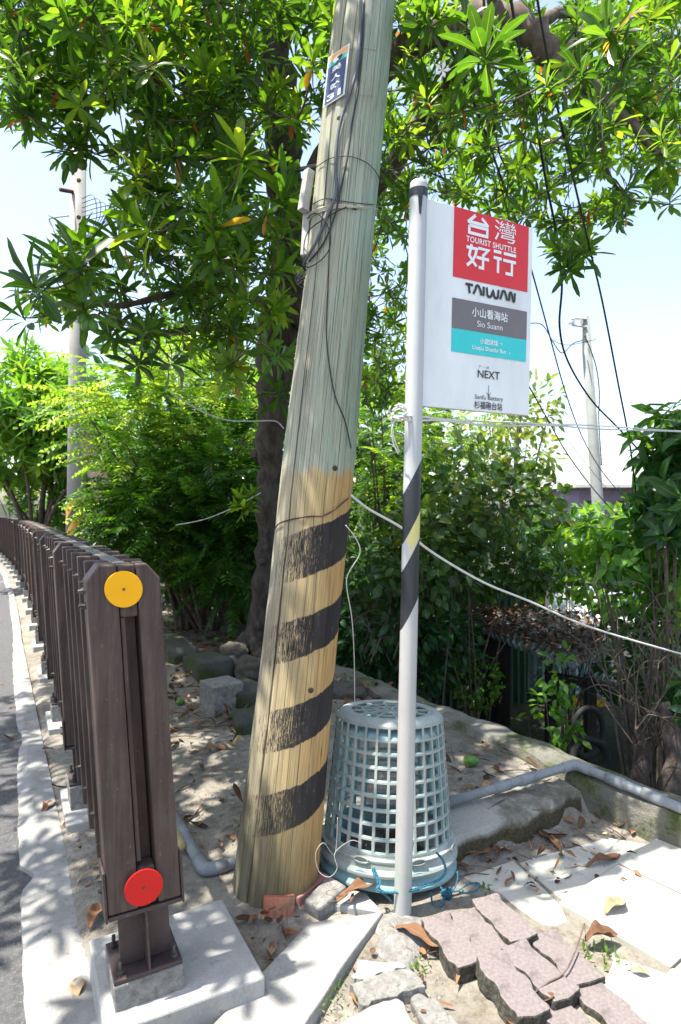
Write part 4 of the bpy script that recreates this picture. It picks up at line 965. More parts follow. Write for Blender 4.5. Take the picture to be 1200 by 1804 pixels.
# root flare and burls
for a in (2.6, 3.4, 4.2, 5.1, 5.9):
    f = tq[0]; q = [f + Vector((.03 * math.cos(a), .03 * math.sin(a), .12)), f + Vector((.16 * math.cos(a), .16 * math.sin(a), .02)), f + Vector((.38 * math.cos(a + .2), .38 * math.sin(a + .2), -.06)), f + Vector((.6 * math.cos(a + .1), .6 * math.sin(a + .1), -.14))]
    tm.tube([p - TO for p in smooth_path(q, 5)], [.085, .08, .075, .07, .065, .06, .055, .052, .05, .045, .04, .036, .03, .024, .02, .012], 9)
for u, v, r in ((458, 1100, .05), (462, 990, .035), (468, 965, .03), (476, 895, .03), (452, 800, .05), (470, 780, .06), (500, 560, .05)):
    c = P(u, v, 5.33) - TO; bmv = bmesh.new(); bmesh.ops.create_icosphere(bmv, subdivisions=2, radius=r)
    tm.add([Vector(x.co) * rd.uniform(.85, 1.12) + c for x in bmv.verts], [tuple(w.index for w in f.verts) for f in bmv.faces]); bmv.free()
tm.build('trunk', BARKD, tree, smooth=True)
lm = MB()
for s_ in limbs:
    q, r2 = limb(s_, 10); lm.tube([p - TO for p in q], r2, 10); nodes += [(p, r) for p, r in zip(q, r2)][4:]
regs = [([(0, 0), (600, 0), (600, 120), (540, 300), (300, 265), (215, 170), (130, 190), (60, 235), (0, 205)], (2.9, 4.7), 433, 0.122),
        ([(0, 0), (600, 0), (540, 200), (200, 150), (0, 120)], (2.6, 3.6), 61, 0.122),
        ([(215, 200), (560, 150), (540, 480), (490, 640), (360, 620), (320, 500), (220, 430), (200, 330)], (2.9, 5.2), 321, 0.130),
        ([(330, 330), (560, 300), (540, 520), (470, 560), (340, 480)], (2.5, 3.2), 36, 0.130),
        ([(170, 440), (500, 420), (500, 690), (430, 720), (310, 600), (160, 590), (60, 560), (40, 500), (110, 440)], (2.9, 4.6), 106, 0.122),
        ([(690, 0), (1200, 0), (1200, 300), (1120, 330), (1050, 300), (960, 350), (900, 390), (760, 340), (690, 330), (640, 300)], (3.2, 6.5), 433, 0.122),
        ([(1060, 0), (1200, 0), (1200, 310), (1120, 330)], (3.0, 5.5), 79, 0.117),
        ([(700, 0), (1150, 0), (1100, 240), (760, 260)], (2.4, 3.2), 57, 0.130),
        ([(640, 250), (730, 300), (720, 560), (700, 720), (640, 720), (620, 540)], (4.4, 6.3), 147, 0.110),
        ([(935, 380), (1090, 330), (1130, 360), (1060, 430), (1000, 470), (960, 440)], (3.8, 5.0), 45, 0.110)]
spots = []
for poly, (y0, y1), n, L in regs:
    for u, v in inpoly(poly, n):
        Y = rng.uniform(y0, y1)
        if 435 < u < 560 and v > 40 and Y < 5.3 and rng.uniform() < .72: continue      # the trunk shows here
        if 700 < u < 1000 and v < 150 and Y < 3.6 and rng.uniform() < .3: continue       # and the big limb here
        spots.append((P(u, v, Y), L * rng.uniform(.62, 1.25)))
for u, v, Y, L in ((853, 92, 2.35, .22), (135, 470, 2.6, .22), (60, 505, 2.5, .21), (425, 270, 2.7, .22), (400, 370, 2.7, .21), (500, 350, 2.75, .2), (490, 690, 3.3, .17), (470, 610, 3.4, .16), (310, 640, 3.2, .17),
                   (985, 440, 3.6, .17), (1030, 440, 3.7, .17), (1000, 470, 3.6, .15), (40, 560, 2.9, .17), (255, 400, 2.8, .2), (250, 640, 3.4, .15), (150, 430, 2.9, .19), (210, 420, 3, .18), (125, 258, 3.2, .15), (150, 262, 3.2, .15), (110, 262, 3.3, .14), (147, 540, 2.7, .17), (262, 590, 3.2, .15), (228, 385, 3, .15), (300, 388, 3, .15), (128, 440, 3.0, .17), (150, 500, 3.1, .17), (118, 520, 3.0, .16), (140, 250, 3.1, .15), (120, 195, 3.2, .16), (155, 215, 3.2, .16), (165, 470, 3.0, .16), (100, 470, 2.9, .17), (140, 200, 3.4, .16), (120, 225, 3.3, .15), (160, 235, 3.5, .15), (135, 170, 3.6, .16), (1150, 340, 3.7, .14), (1110, 330, 3.6, .15), (1180, 350, 3.8, .14)):
    spots.append((P(u, v, Y), L))
# unseen crown above the frame; these leaf clusters are added for dappled shade
for _ in range(230):
    x, y = rng.uniform(-3.4, 3.0), rng.uniform(2.6, 8.5)
    if (x < -.7 and y > 4.6) and not (-2.8 < x and 5.2 < y < 6.8 and rng.uniform() < .7): continue
    spots.append((Vector((x, y, 1.45 + .81 * y + rng.uniform(.15, 1.6))), .21))
for _ in range(210):  # unseen clusters over the road, added to shade the kerb
    x, y = rng.uniform(-4.0, -1.25), rng.uniform(1.6, 4.9)
    spots.append((Vector((x - .3, y, 1.45 + .81 * y + rng.uniform(.2, 1.4))), .2))
for n_, (x0, x1), (y0, y1) in ((130, (-3.3, -1.1), (3.5, 5.6)), (64, (-1.3, -.1), (3.0, 4.9)), (30, (-1.7, -.35), (1.9, 2.8))):  # unseen clusters added to shade the dirt, the platform and the wooden pole
    for _ in range(n_):
        x, y = rng.uniform(x0, x1), rng.uniform(y0, y1); spots.append((Vector((x, y, 1.45 + .81 * y + rng.uniform(.2, 1.5))), .2))
for _ in range(11):  # unseen clusters added to shade the slab of the end post
    spots.append((Vector((rng.uniform(-1.75, -1.15), rng.uniform(1.45, 1.85), rng.uniform(3.05, 3.7))), .2))
for _ in range(120):  # higher unseen layer, added for deeper shade on the dirt
    x, y = rng.uniform(-4.3, -1.6), rng.uniform(3.4, 5.4); spots.append((Vector((x, y, 1.45 + .81 * y + rng.uniform(1.6, 3.6))), .23))
N_pos = np.array([p[:] for p, r in nodes]); 
order = sorted(range(len(spots)), key=lambda i: float(np.min(np.sum((N_pos - np.array(spots[i][0][:])) ** 2, 1))))
LV = Leaves(); pos_list = N_pos
for i in order:
    c, L = spots[i]; ca = np.array(c[:]); d2 = np.sum((pos_list - ca) ** 2, 1); j = int(np.argmin(d2)); st = Vector(pos_list[j].tolist()); dist = math.sqrt(d2[j])
    m_ = 3 if dist > .25 else 2; sag = Vector((rd.uniform(-.12, .12), rd.uniform(-.12, .12), -.10 + rd.uniform(-.1, .06))) * dist
    q = [st + (c - st) * (k / m_) + sag * math.sin(math.pi * k / m_) for k in range(m_ + 1)]
    q = smooth_path(q, 2); r0 = min(.016, .004 + .006 * dist); lm.tube([p - TO for p in q], [r0 + (.0035 - r0) * k / (len(q) - 1) for k in range(len(q))], 5, cap=False)
    pos_list = np.vstack([pos_list, np.array([p[:] for p in q[1:]])])
    ax = (c - st).normalized() if dist > .02 else Vector((0, 0, 1)); ax = ax * .5 + Vector((rd.uniform(-.45, .45), rd.uniform(-.45, .45), .62))
    if c.z < 4.6 or c.y > 2.5: rosette(LV, (c - TO)[:], ax[:], rd.randint(11, 19), L, L * .235, tint=rd.uniform(.0, .86), lo=18, hi=118)
    else: rosette(LV, (c - TO)[:], ax[:], 11, L, L * .24, lo=18, hi=110)
    if rd.random() < .07:   # an old hanging leaf
        LV.add(np.array([(c - TO)[:]]), np.array([[rd.uniform(-.3, .3), rd.uniform(-.3, .3), -1]]), np.array([[rd.uniform(-1, 1), -1, .1]]), np.array([L * .9]), np.array([L * .22]), np.array([.1]), np.array([rd.uniform(.975, 1)]))
lm.build('branches', TWIG, tree, smooth=True)
LV.build('crown', L_BIG, tree)
FRUIT = surf('green_fruit', [(.05, .14, .02), (.085, .20, .03), (.12, .25, .05)], 12, .35, .05, 60, .001, spots=(.20, .26, .10), spotscale=20, spotcut=(.62, .7))
def fruit_mesh(nm, r=.022):
    m = MB(); m.lathe([(r * math.sin(math.pi * i / 10) * (1 + .12 * math.cos(math.pi * i / 10)), -r * 1.35 * math.cos(math.pi * i / 10)) for i in range(11)], 14); return m
f0 = None
for u, v, Y in ((123, 285, 3.2), (116, 292, 3.2), (129, 294, 3.2), (146, 290, 3.2), (122, 222, 3.3), (145, 562, 2.7), (152, 572, 2.7), (164, 573, 2.7), (258, 612, 3.2), (266, 620, 3.2), (228, 398, 3), (300, 400, 3), (1058, 12, 3.2), (1092, 40, 3.3), (1106, 38, 3.3), (1085, 28, 3.3), (950, 240, 3.8)):
    c = P(u, v, Y) - TO
    if f0 is None: o = f0 = fruit_mesh('fruit').build('fruit', FRUIT, tree, smooth=True)
    else: o = f0.copy(); COL.objects.link(o); o.parent = tree
    o.location = c; o.rotation_euler = (rd.uniform(-.3, .3), rd.uniform(-.3, .3), 0)
m = MB(); FLW = flat('white_petal', (.75, .72, .66), .5)
fc = P(779, 124, 2.5) - TO
for k in range(5):
    a = 2 * math.pi * k / 5; d = Vector((math.cos(a), -.2, math.sin(a))); s_ = Vector((-math.sin(a), 0, math.cos(a)))
    m.add([fc, fc + d * .02 + s_ * .008, fc + d * .036, fc + d * .02 - s_ * .008], [(0, 1, 2, 3)])
m.build('flower', FLW, tree, solid=.001)

# ------------------------------------------------------------------ shrubs, hedge, background trees
def ell_pts(ells, n, shell=.55):
    """random points in a union of blobs given as (u, v, depth, ru, rv, rdepth)"""
    vol = np.array([e[3] * e[4] for e in ells], float); vol /= vol.sum(); out = []; outd = []
    for k in rng.choice(len(ells), n, p=vol):
        u, v, Y, ru, rv, ry = ells[k]; d = unit()[0]; r = rng.uniform(shell, 1) ** .7
        c = P(u, v, Y); s = Y / F; out.append(c + Vector((d[0] * ru * s * r, d[1] * ry * r, d[2] * rv * s * r))); outd.append(d)
    return out, np.array(outd)
def plant(name, label, cat, base, ells, n, style, mat, group=None, stems=8, stem_r=.03, tint=(0, 1), shell=.5, L=.1, W=.03, stem_mat=None, lit=.35):
    bz = gz(*base[:2]) if len(base) == 2 else base[2]; b = Vector((base[0], base[1], bz)); t = thing(name, label, cat, b, group)
    pts, ds = ell_pts(ells, n, shell); LV = Leaves(); A = np.array([(p - b)[:] for p in pts]); tn = rng.uniform(*tint, n)
    if style == 'simple':
        d = ds + rng.normal(0, .6, (n, 3)) - np.array([0, 0, .25]); nr = rng.normal(0, .55, (n, 3)) + np.array([0, -.15, 1])
        LV.add(A, d, nr, L * rng.uniform(.6, 1.2, n), W * rng.uniform(.75, 1.2, n), rng.uniform(.05, .3, n), tn, OVAL, fold=.22)
    elif style == 'rosette':
        for k in range(n):
            ax = ds[k] * .7 + rng.normal(0, .3, 3) + np.array([0, 0, .75]); rosette(LV, A[k], ax, rng.integers(7, 12), L * rng.uniform(.8, 1.15), W, 15, 110, tint=tn[k], tmpl=SMALL if b.y > 8 else OVAL)
    elif style == 'mango':
        for k in range(n):
            ax = ds[k] * .9 + rng.normal(0, .35, 3) + np.array([0, 0, .35]); rosette(LV, A[k], ax, rng.integers(6, 10), L * rng.uniform(.8, 1.15), W, 40, 130, tint=tn[k], droop=(.2, .55), tmpl=OVAL)
    elif style == 'frond':
        for k in range(n):
            d = ds[k] * np.array([1, 1, .35]) + rng.normal(0, .35, 3) + np.array([0, -.12, .12]); frond(LV, A[k], d, (rng.normal(0, .2), rng.normal(0, .2), 1), L * rng.uniform(.7, 1.15), 11, W, tn[k], rng.uniform(.2, .5))
    LV.build('foliage', mat, t)
    if stems:
        m = MB()
        for k in rng.choice(n, min(stems, n), replace=False):
            e = pts[k] - b; q = [Vector((rd.uniform(-.1, .1), rd.uniform(-.1, .1), -.1)), Vector((e.x * .25 + rd.uniform(-.15, .15), e.y * .25 + rd.uniform(-.15, .15), e.z * .4)), Vector((e.x * .65, e.y * .65, e.z * .75)), e]
            q = smooth_path(q, 4); m.tube(q, [stem_r * (1 - .85 * i / (len(q) - 1)) for i in range(len(q))], 6)
        m.build('stem', stem_mat or TWIG, t, smooth=True)
    return t
def xy(u, Y): return ((u - CU) / F * Y, Y)
FL = (.105, .036)
plant('feathery_shrub', 'large shrub with pale sunlit feathery leaves left of the dark tree trunk', 'shrub', xy(330, 7.0), [(300, 690, 7, 110, 80, .9), (230, 720, 6.8, 100, 80, .8), (380, 740, 7, 110, 100, .9), (260, 800, 6.8, 90, 90, .8)], 520, 'frond', L_FERN, L=.52, W=FL, tint=(.45, 1), stems=14)  # tint kept high, so the sunlit look is partly painted in
plant('feathery_shrub', 'dark shaded feathery shrub leaning over the mossy stone kerb', 'shrub', xy(370, 6.9), [(400, 860, 6.4, 95, 110, .7), (330, 900, 6.6, 110, 100, .7), (420, 970, 6.3, 60, 90, .5), (270, 930, 6.8, 80, 70, .6)], 760, 'frond', L_FERN, L=.46, W=FL, tint=(0, .5), stems=12)  # low tint paints shade into the same leaves as the pale shrub
plant('feathery_shrub', 'low feathery shrub with a bright tip just above the fence rail', 'shrub', xy(215, 7.4), [(235, 890, 7.3, 55, 50, .5), (250, 950, 7.0, 50, 50, .5)], 120, 'frond', L_FERN, L=.42, W=FL, tint=(.35, 1), stems=5)
plant('hedge_tree', 'bushy bright green small tree with narrow leaves at the left edge', 'tree', xy(75, 11.6), [(40, 700, 11.5, 110, 90, 1.3), (110, 740, 11.2, 80, 100, 1.1), (30, 780, 11.6, 90, 80, 1.2)], 620, 'rosette', L_HEDGE, L=.34, W=.085, tint=(.3, 1), stems=8, stem_r=.06)
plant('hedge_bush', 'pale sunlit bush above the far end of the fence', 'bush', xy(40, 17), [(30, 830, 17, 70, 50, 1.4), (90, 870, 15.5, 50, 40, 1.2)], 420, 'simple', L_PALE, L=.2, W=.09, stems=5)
plant('hedge_bush', 'dark green bush behind the fence below the far concrete pole', 'bush', xy(150, 13), [(150, 800, 13, 90, 90, 1.4), (110, 880, 12.6, 80, 55, 1.2)], 520, 'rosette', L_HEDGE, L=.2, W=.055, tint=(0, .4), stems=5)
plant('dense_tree', 'dense dark tree filling the background behind the feathery shrubs', 'tree', xy(430, 11.5), [(330, 760, 11.5, 220, 200, 1.6), (520, 760, 11.5, 200, 190, 1.6), (430, 930, 11, 260, 130, 1.4), (300, 960, 9, 120, 70, .8), (430, 1000, 8.2, 120, 60, .6)], 6500, 'simple', L_DARK, L=.30, W=.13, tint=(0, .8), stems=12, stem_r=.09, shell=.3)
plant('dense_tree', 'dark leafy tree in the gap between the wooden pole and the sign post', 'tree', xy(690, 9), [(690, 760, 9, 110, 150, 1.2), (660, 930, 8.5, 120, 130, 1.1), (740, 860, 8.8, 100, 110, 1)], 3000, 'simple', L_ROUND, L=.17, W=.075, tint=(0, .8), stems=6, stem_r=.04, shell=.3)
plant('feathery_shrub', 'green feathery shrub behind the sign post at the height of the cord', 'shrub', xy(690, 7.3), [(680, 800, 7.2, 70, 120, .7), (780, 760, 7.4, 90, 45, .6), (760, 840, 7, 70, 60, .5)], 300, 'frond', L_FERN, L=.40, W=(.075, .024), tint=(.25, .9), stems=8)
plant('round_leaf_shrub', 'shrub with round dark and yellowing leaves right of the sign post below the cord', 'shrub', xy(830, 6.2), [(830, 860, 6.2, 130, 85, .8), (900, 900, 6.0, 100, 80, .7), (770, 930, 5.8, 90, 90, .6)], 1300, 'simple', L_ROUND, L=.12, W=.082, tint=(.15, .9), stems=6, stem_r=.014)
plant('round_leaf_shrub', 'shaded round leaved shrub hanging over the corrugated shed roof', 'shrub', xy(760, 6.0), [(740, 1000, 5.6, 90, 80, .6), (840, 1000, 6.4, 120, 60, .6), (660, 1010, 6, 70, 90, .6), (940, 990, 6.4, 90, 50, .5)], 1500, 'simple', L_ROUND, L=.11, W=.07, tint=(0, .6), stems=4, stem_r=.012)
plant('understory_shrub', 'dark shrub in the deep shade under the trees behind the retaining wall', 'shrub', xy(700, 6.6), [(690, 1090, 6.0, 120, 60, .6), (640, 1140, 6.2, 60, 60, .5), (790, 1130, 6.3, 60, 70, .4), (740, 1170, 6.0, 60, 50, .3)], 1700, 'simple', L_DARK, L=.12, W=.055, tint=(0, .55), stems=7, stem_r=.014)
plant('fern_bush', 'small sunlit green bush on the low ground left of the shed wall', 'bush', xy(835, 6.2), [(840, 1200, 6.1, 45, 50, .3)], 420, 'simple', L_HEDGE, L=.06, W=.03, tint=(.2, .9), stems=8, stem_r=.01)
plant('broad_leaf_tree', 'young tree with long drooping dark leaves at the right edge beside the cables', 'tree', xy(1190, 4.3), [(1175, 780, 4.3, 55, 75, .4), (1205, 850, 4.2, 80, 110, .5), (1165, 900, 4.4, 50, 60, .4)], 66, 'mango', L_DARK, L=.23, W=.07, tint=(.2, 1), stems=14, stem_r=.016)
plant('broad_leaf_tree', 'lower dark leafy branches at the right edge above the bare twigs', 'tree', xy(1150, 4.7), [(1120, 980, 4.6, 85, 65, .5), (1185, 1050, 4.4, 45, 90, .4), (1040, 960, 5, 70, 50, .4)], 100, 'mango', L_HEDGE, L=.15, W=.055, tint=(.1, .9), stems=14, stem_r=.014)
plant('broad_leaf_tree', 'pale green leafy bush in front of the far building', 'bush', xy(1040, 9), [(1010, 940, 9, 90, 50, .8), (1080, 930, 9, 70, 40, .8)], 520, 'simple', L_HEDGE, L=.17, W=.07, tint=(.4, 1), stems=6, stem_r=.02)
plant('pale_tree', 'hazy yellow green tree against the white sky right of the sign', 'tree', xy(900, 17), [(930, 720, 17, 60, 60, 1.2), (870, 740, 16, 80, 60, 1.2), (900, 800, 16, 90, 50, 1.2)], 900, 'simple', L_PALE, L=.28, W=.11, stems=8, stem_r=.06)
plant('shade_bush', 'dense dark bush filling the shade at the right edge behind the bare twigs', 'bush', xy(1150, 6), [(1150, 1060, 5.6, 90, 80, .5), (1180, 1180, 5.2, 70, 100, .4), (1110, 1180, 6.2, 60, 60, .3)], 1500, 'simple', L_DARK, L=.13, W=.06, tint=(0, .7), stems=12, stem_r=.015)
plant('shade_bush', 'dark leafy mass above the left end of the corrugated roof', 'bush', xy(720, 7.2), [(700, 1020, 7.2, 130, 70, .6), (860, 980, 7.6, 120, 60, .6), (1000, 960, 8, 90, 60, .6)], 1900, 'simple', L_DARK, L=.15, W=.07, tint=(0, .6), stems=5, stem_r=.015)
plant('vine_bush', 'light green leafy vine climbing over the back of the tin shed roof', 'bush', xy(1010, 6.4), [(1010, 1000, 6.5, 90, 45, .5), (960, 1030, 6.8, 60, 30, .4), (1080, 1040, 5.6, 60, 40, .4)], 420, 'simple', L_HEDGE, L=.13, W=.06, tint=(.25, .9), stems=10, stem_r=.012)
plant('climbing_seedling', 'slender young plant with pale green leaves in front of the chain link panel', 'plant', xy(985, 4.5), [(985, 1190, 4.5, 38, 60, .12), (960, 1240, 4.5, 40, 45, .12), (1000, 1280, 4.5, 30, 45, .1)], 120, 'simple', L_HEDGE, L=.085, W=.045, tint=(.25, .8), stems=7, stem_r=.006, shell=.1)
plant('broad_leaf_tree', 'leaf cluster hanging at the right edge halfway down the dark twigs', 'bush', xy(1230, 3.9), [(1200, 1230, 3.9, 22, 40, .12)], 12, 'mango', L_DARK, L=.13, W=.05, tint=(.3, .7), stems=4, stem_r=.008)
plant('trunk_sprout', 'small sprout of leaves growing from the tree trunk left of the wooden pole', 'plant', (P(445, 900, 5.0).x, 5.0, P(445, 900, 5.0).z), [(440, 890, 5.0, 22, 22, .1)], 5, 'rosette', L_BIG, L=.16, W=.04, tint=(.4, .8), stems=0)
# bare twigs at the right
for nm, lb, n, (cu, cv, cY), sp in (('bare_shrub', 'tangle of bare grey twigs hanging over the shed at the right', 34, (1150, 1330, 4.1), (120, 330)), ('bare_shrub', 'thin leafless twigs rising above the round leaved shrub', 12, (880, 980, 5.9), (130, 290)), ('bare_shrub', 'dead grey twigs in the shade right of the wooden pole', 20, (670, 1180, 5.6), (90, 240))):
    b = P(cu, cv, cY); b.z = min(b.z, gz(b.x, b.y)); t = thing(nm, lb, 'shrub', b); m = MB()
    for k in range(n):
        e = P(cu + rd.uniform(-sp[0], sp[0]), cv - rd.uniform(.25, 1) * sp[1], cY + rd.uniform(-.5, .5)); s_ = P(cu + rd.uniform(-.4, .4) * sp[0], cv - rd.uniform(0, .15) * sp[1], cY + rd.uniform(-.3, .3)); mid = s_.lerp(e, .5) + Vector((rd.uniform(-.2, .2), rd.uniform(-.2, .2), rd.uniform(-.05, .25)))
        q = smooth_path([s_ - b, mid - b, e - b], 6); r0 = rd.uniform(.003, .008); m.tube(q, [r0 * (1 - .8 * i / 12) for i in range(13)], 5)
        for _ in range(4):
            i = rd.randint(3, 11); p = q[i]; d = Vector((rd.uniform(-1, 1), rd.uniform(-1, 1), rd.uniform(-.6, 1))) * .22; m.tube(smooth_path([p, p + d * .5 + Vector((0, 0, .03)), p + d], 3), [r0 * .4] * 4 + [r0 * .25, r0 * .2, r0 * .12], 4)
    m.build('twigs', TWIG, t, smooth=True)
for i, (u, v, Y, r, lb) in enumerate(((1130, 1470, 4.0, .055, 'stout grey root like trunk in the dark at the right edge'), (1190, 1480, 3.7, .06, 'thick knotty trunk at the right edge behind the grey pipe'), (150, 960, 8.2, .14, ''))):
    if not lb: continue
    m = MB(); b = P(u, v, Y); q = smooth_path([b - Vector((0, 0, .5)), b + Vector((-.02, .05, .2)), b + Vector((.06, .1, .45)), b + Vector((.02, .2, .75))], 6); m.tube([p - b for p in q], [r * (1.3 - .5 * k / len(q)) * rd.uniform(.9, 1.1) for k in range(len(q))], 12)
    t = thing('bare_tree', lb, 'tree', b); m.build('trunk', BARKD, t, smooth=True)
m = MB(); b = P(205, 970, 7.6); b.z = gz(b.x, b.y); q = smooth_path([P(215, 990, 7.6), P(200, 920, 7.6), P(180, 860, 7.7), P(160, 800, 7.9), P(150, 720, 8)], 6); m.tube([p - b for p in q], [.15 * (1 - .4 * i / len(q)) for i in range(len(q))], 12); t = thing('leaning_tree', 'thick leaning brown trunk behind the fence under the feathery shrub', 'tree', b); m.build('trunk', BARK, t, smooth=True)
# ------------------------------------------------------------------ pipes, stones, bricks, ropes
def tube_thing(name, pts, r, mat, label, cat, n=6, k=8, smooth=True, group=None, raw=False):
    q = [Vector(p) for p in pts] if raw else smooth_path(pts, n); m = MB(); m.tube(q, r, k); return tag(m.build(name, mat, smooth=smooth, origin=tuple(q[0])), label, cat, group)
PVC = surf('grey_pvc', [(.17, .185, .20), (.22, .235, .25), (.27, .285, .30)], 5, .45, .1, 80, .001, spots=(.30, .28, .25), spotscale=15, spotcut=(.62, .8))
def pvc(name, label, px, zs, r, joints):
    pts = [G(u, v, z + r) for (u, v), z in zip(px, zs)]; t = thing(name, label, 'pipe', pts[0]); q = []
    for i, p in enumerate(pts):
        if 0 < i < len(pts) - 1:
            a = (pts[i-1] - p).normalized() * .03; b = (pts[i+1] - p).normalized() * .03; q += [p + a] + [p + a * (1-t_) ** 2 + b * t_ ** 2 for t_ in (.25, .5, .75)] + [p + b]
        else: q.append(p)
    m = MB(); m.tube([p - pts[0] for p in q], r, 14); m.build('pipe_run', PVC, t, smooth=True)
    for i in range(1, len(pts) - 1):
        a = (pts[i-1] - pts[i]).normalized(); b = (pts[i+1] - pts[i]).normalized(); p = pts[i]; m = MB()
        qq = [p + a * .085] + [p + a * .034] + [p + a * .03 * (1-t_) ** 2 + b * .03 * t_ ** 2 for t_ in (.25, .5, .75)] + [p + b * .034, p + b * .085]; m.tube([x - pts[0] for x in qq], r * 1.2, 14); m.build('elbow', PVC, t, smooth=True)
    for i, f in joints:
        p = pts[i].lerp(pts[i+1], f); d = (pts[i+1] - pts[i]).normalized(); m = MB(); m.tube([p - d * .045 - pts[0], p + d * .045 - pts[0]], r * 1.17, 14); m.build('coupling', PVC, t, smooth=True)
    return t
pvc('drain_pipe', 'grey plastic drain pipe bending along the ledge and the retaining wall', [(770, 1420), (1013, 1346), (1290, 1462)], [.115, .162, .152], .021, [(0, .62), (0, .44), (1, .55), (1, .30)])
pvc('drain_pipe', 'grey plastic drain pipe with an elbow on the dirt between fence and wooden pole', [(270, 1380), (361, 1533), (470, 1508)], [.03, .035, .04], .0215, [(0, .62)])
tube_thing('bamboo_stub', [at(300, 1455, .03), at(322, 1508, .03)], .018, surf('bamboo', [(.30, .24, .10), (.42, .34, .16)], 12, .6), 'short yellow bamboo stub beside the grey elbow pipe', 'stick', n=2)
def rock(name, c, d, rot, mat, label, cat, jit=.1, sub=3, seed=0, sq=.5):
    """a broken block: a squared-off blob with a rough skin"""
    bmv = bmesh.new(); bmesh.ops.create_icosphere(bmv, subdivisions=sub, radius=1); rr = random.Random(seed); ph = [rr.uniform(0, 6) for _ in range(6)]
    for v in bmv.verts:
        p = Vector([math.copysign(abs(x) ** sq, x) for x in v.co]); k = 1 + jit * (math.sin(4 * p.x + ph[0]) * math.sin(4 * p.y + ph[1]) + .6 * math.sin(9 * p.z + ph[2]) * math.sin(8 * p.x + ph[3])) + rr.uniform(-jit, jit) * .2
        v.co = Vector((p.x * d[0] / 2, p.y * d[1] / 2, p.z * d[2] / 2)) * k
    me = bpy.data.meshes.new(name); bmv.to_mesh(me); bmv.free(); me.polygons.foreach_set('use_smooth', [True] * len(me.polygons)); me.materials.append(mat)
    o = bpy.data.objects.new(name, me); COL.objects.link(o); o.location = c; o.rotation_euler = rot; return tag(o, label, cat)
# concrete cube, its front broken off
cb = at(384, 1262); M = Matrix.Rotation(R(38), 3, 'Z'); m = MB(); nn = 8; bmv = bmesh.new(); bmesh.ops.create_cube(bmv, size=1); bmesh.ops.subdivide_edges(bmv, edges=bmv.edges[:], cuts=9, use_grid_fill=True)
for v in bmv.verts:
    p = v.co.copy(); q = Vector((p.x * .215, p.y * .215, p.z * .215))
    if p.x > .38: q.x += (rd.uniform(-.012, .006) - .012 * (.6 - p.z)) * (1 if p.z < .45 else .4)
    if p.z > .45: q.z += 0
    if p.y < -.42: q.y += rd.uniform(-.003, .003)
    v.co = M @ q
me = bpy.data.meshes.new('concrete_block'); bmv.to_mesh(me); bmv.free(); me.materials.append(CONCD); o = bpy.data.objects.new('concrete_block', me); COL.objects.link(o); o.location = cb + Vector((0, .12, .085)); k = o.modifiers.new('bevel', 'BEVEL'); k.width = .004; k.limit_method = 'ANGLE'; k.angle_limit = R(60)
tag(o, 'broken grey concrete cube on the dirt left of the wooden pole', 'concrete block')
for i, (u, v, d, rz, lb) in enumerate((((305), 1165, (.55, .24, .26), 122, 'dark mossy kerb stone half hidden behind the end post of the fence'), (362, 1195, (.50, .27, .25), 122, 'dark rounded kerb stone behind the concrete cube'), (420, 1245, (.46, .24, .22), 120, 'low dark kerb stone between the concrete cube and the wooden pole'), (432, 1290, (.3, .2, .12), 110, 'flat dark stone touching the left side of the wooden pole'))):
    p = at(u, v); rock('kerb_stone', p + Vector((0, .12, d[2] * .10)), d, (0, R((-6, 5, 3, 0)[i]), R(rz)), MOSSD, lb, 'stone', .05, 4, i + 3, .34)
for i, (u, v, d, lb) in enumerate(((412, 1160, (.24, .2, .18), 'grey lump of root with a sun fleck left of the pole'), (398, 1175, (.22, .16, .12), 'pale rough grey stone above the kerb stones'), (440, 1190, (.34, .22, .2), 'grey gnarled root lump at the left edge of the wooden pole'), (608, 1225, (.3, .2, .12), 'grey stone in the leaf litter behind the basket'))):
    rock('rough_stone', at(u, v, d[2] * .2), d, (rd.uniform(-.2, .2), rd.uniform(-.2, .2), i), BARK if i != 1 else CONCD, lb, 'stone', .14, 4, i + 20, .75)
BRK = surf('red_brick', [(.30, .10, .06), (.42, .155, .09), (.46, .20, .13)], 14, .9, .6, 110, .004, spots=(.14, .11, .07), spotscale=18, spotcut=(.5, .66))
p = G(491, 1606, .03); m = MB(); m.box((0, 0, 0), (.108, .052, .066), None, .004); o = m.build('brick', BRK, bevel=.006); o.location = p + Vector((0, -.004, .022)); o.rotation_euler = (R(-16), R(3), R(6)); tag(o, 'orange red broken brick at the foot of the wooden pole', 'brick')
p = G(550, 1588, .04); m = MB(); m.box((0, 0, 0), (.05, .17, .05), None, .004); o = m.build('brick', surf('pink_tile', [(.32, .14, .13), (.42, .20, .19)], 10, .8), bevel=.005); o.location = p + Vector((-.01, .06, .0)); o.rotation_euler = (0, 0, R(-38)); tag(o, 'dusty pink tile piece wedged between the wooden pole and the basket', 'brick')
p = G(572, 1608, .03); m = MB(); m.box((0, 0, 0), (.085, .15, .06), None, .008); o = m.build('brick', CONCD, bevel=.010); o.location = p + Vector((0, .04, .022)); o.rotation_euler = (0, R(4), R(-36)); tag(o, 'grey rough half brick beside the strip in front of the basket', 'brick')
BLUER = surf('blue_rope', [(.012, .085, .14), (.022, .14, .205), (.06, .21, .27)], 90, .7, .8, 260, .003, stretch=(1, 1, 1))
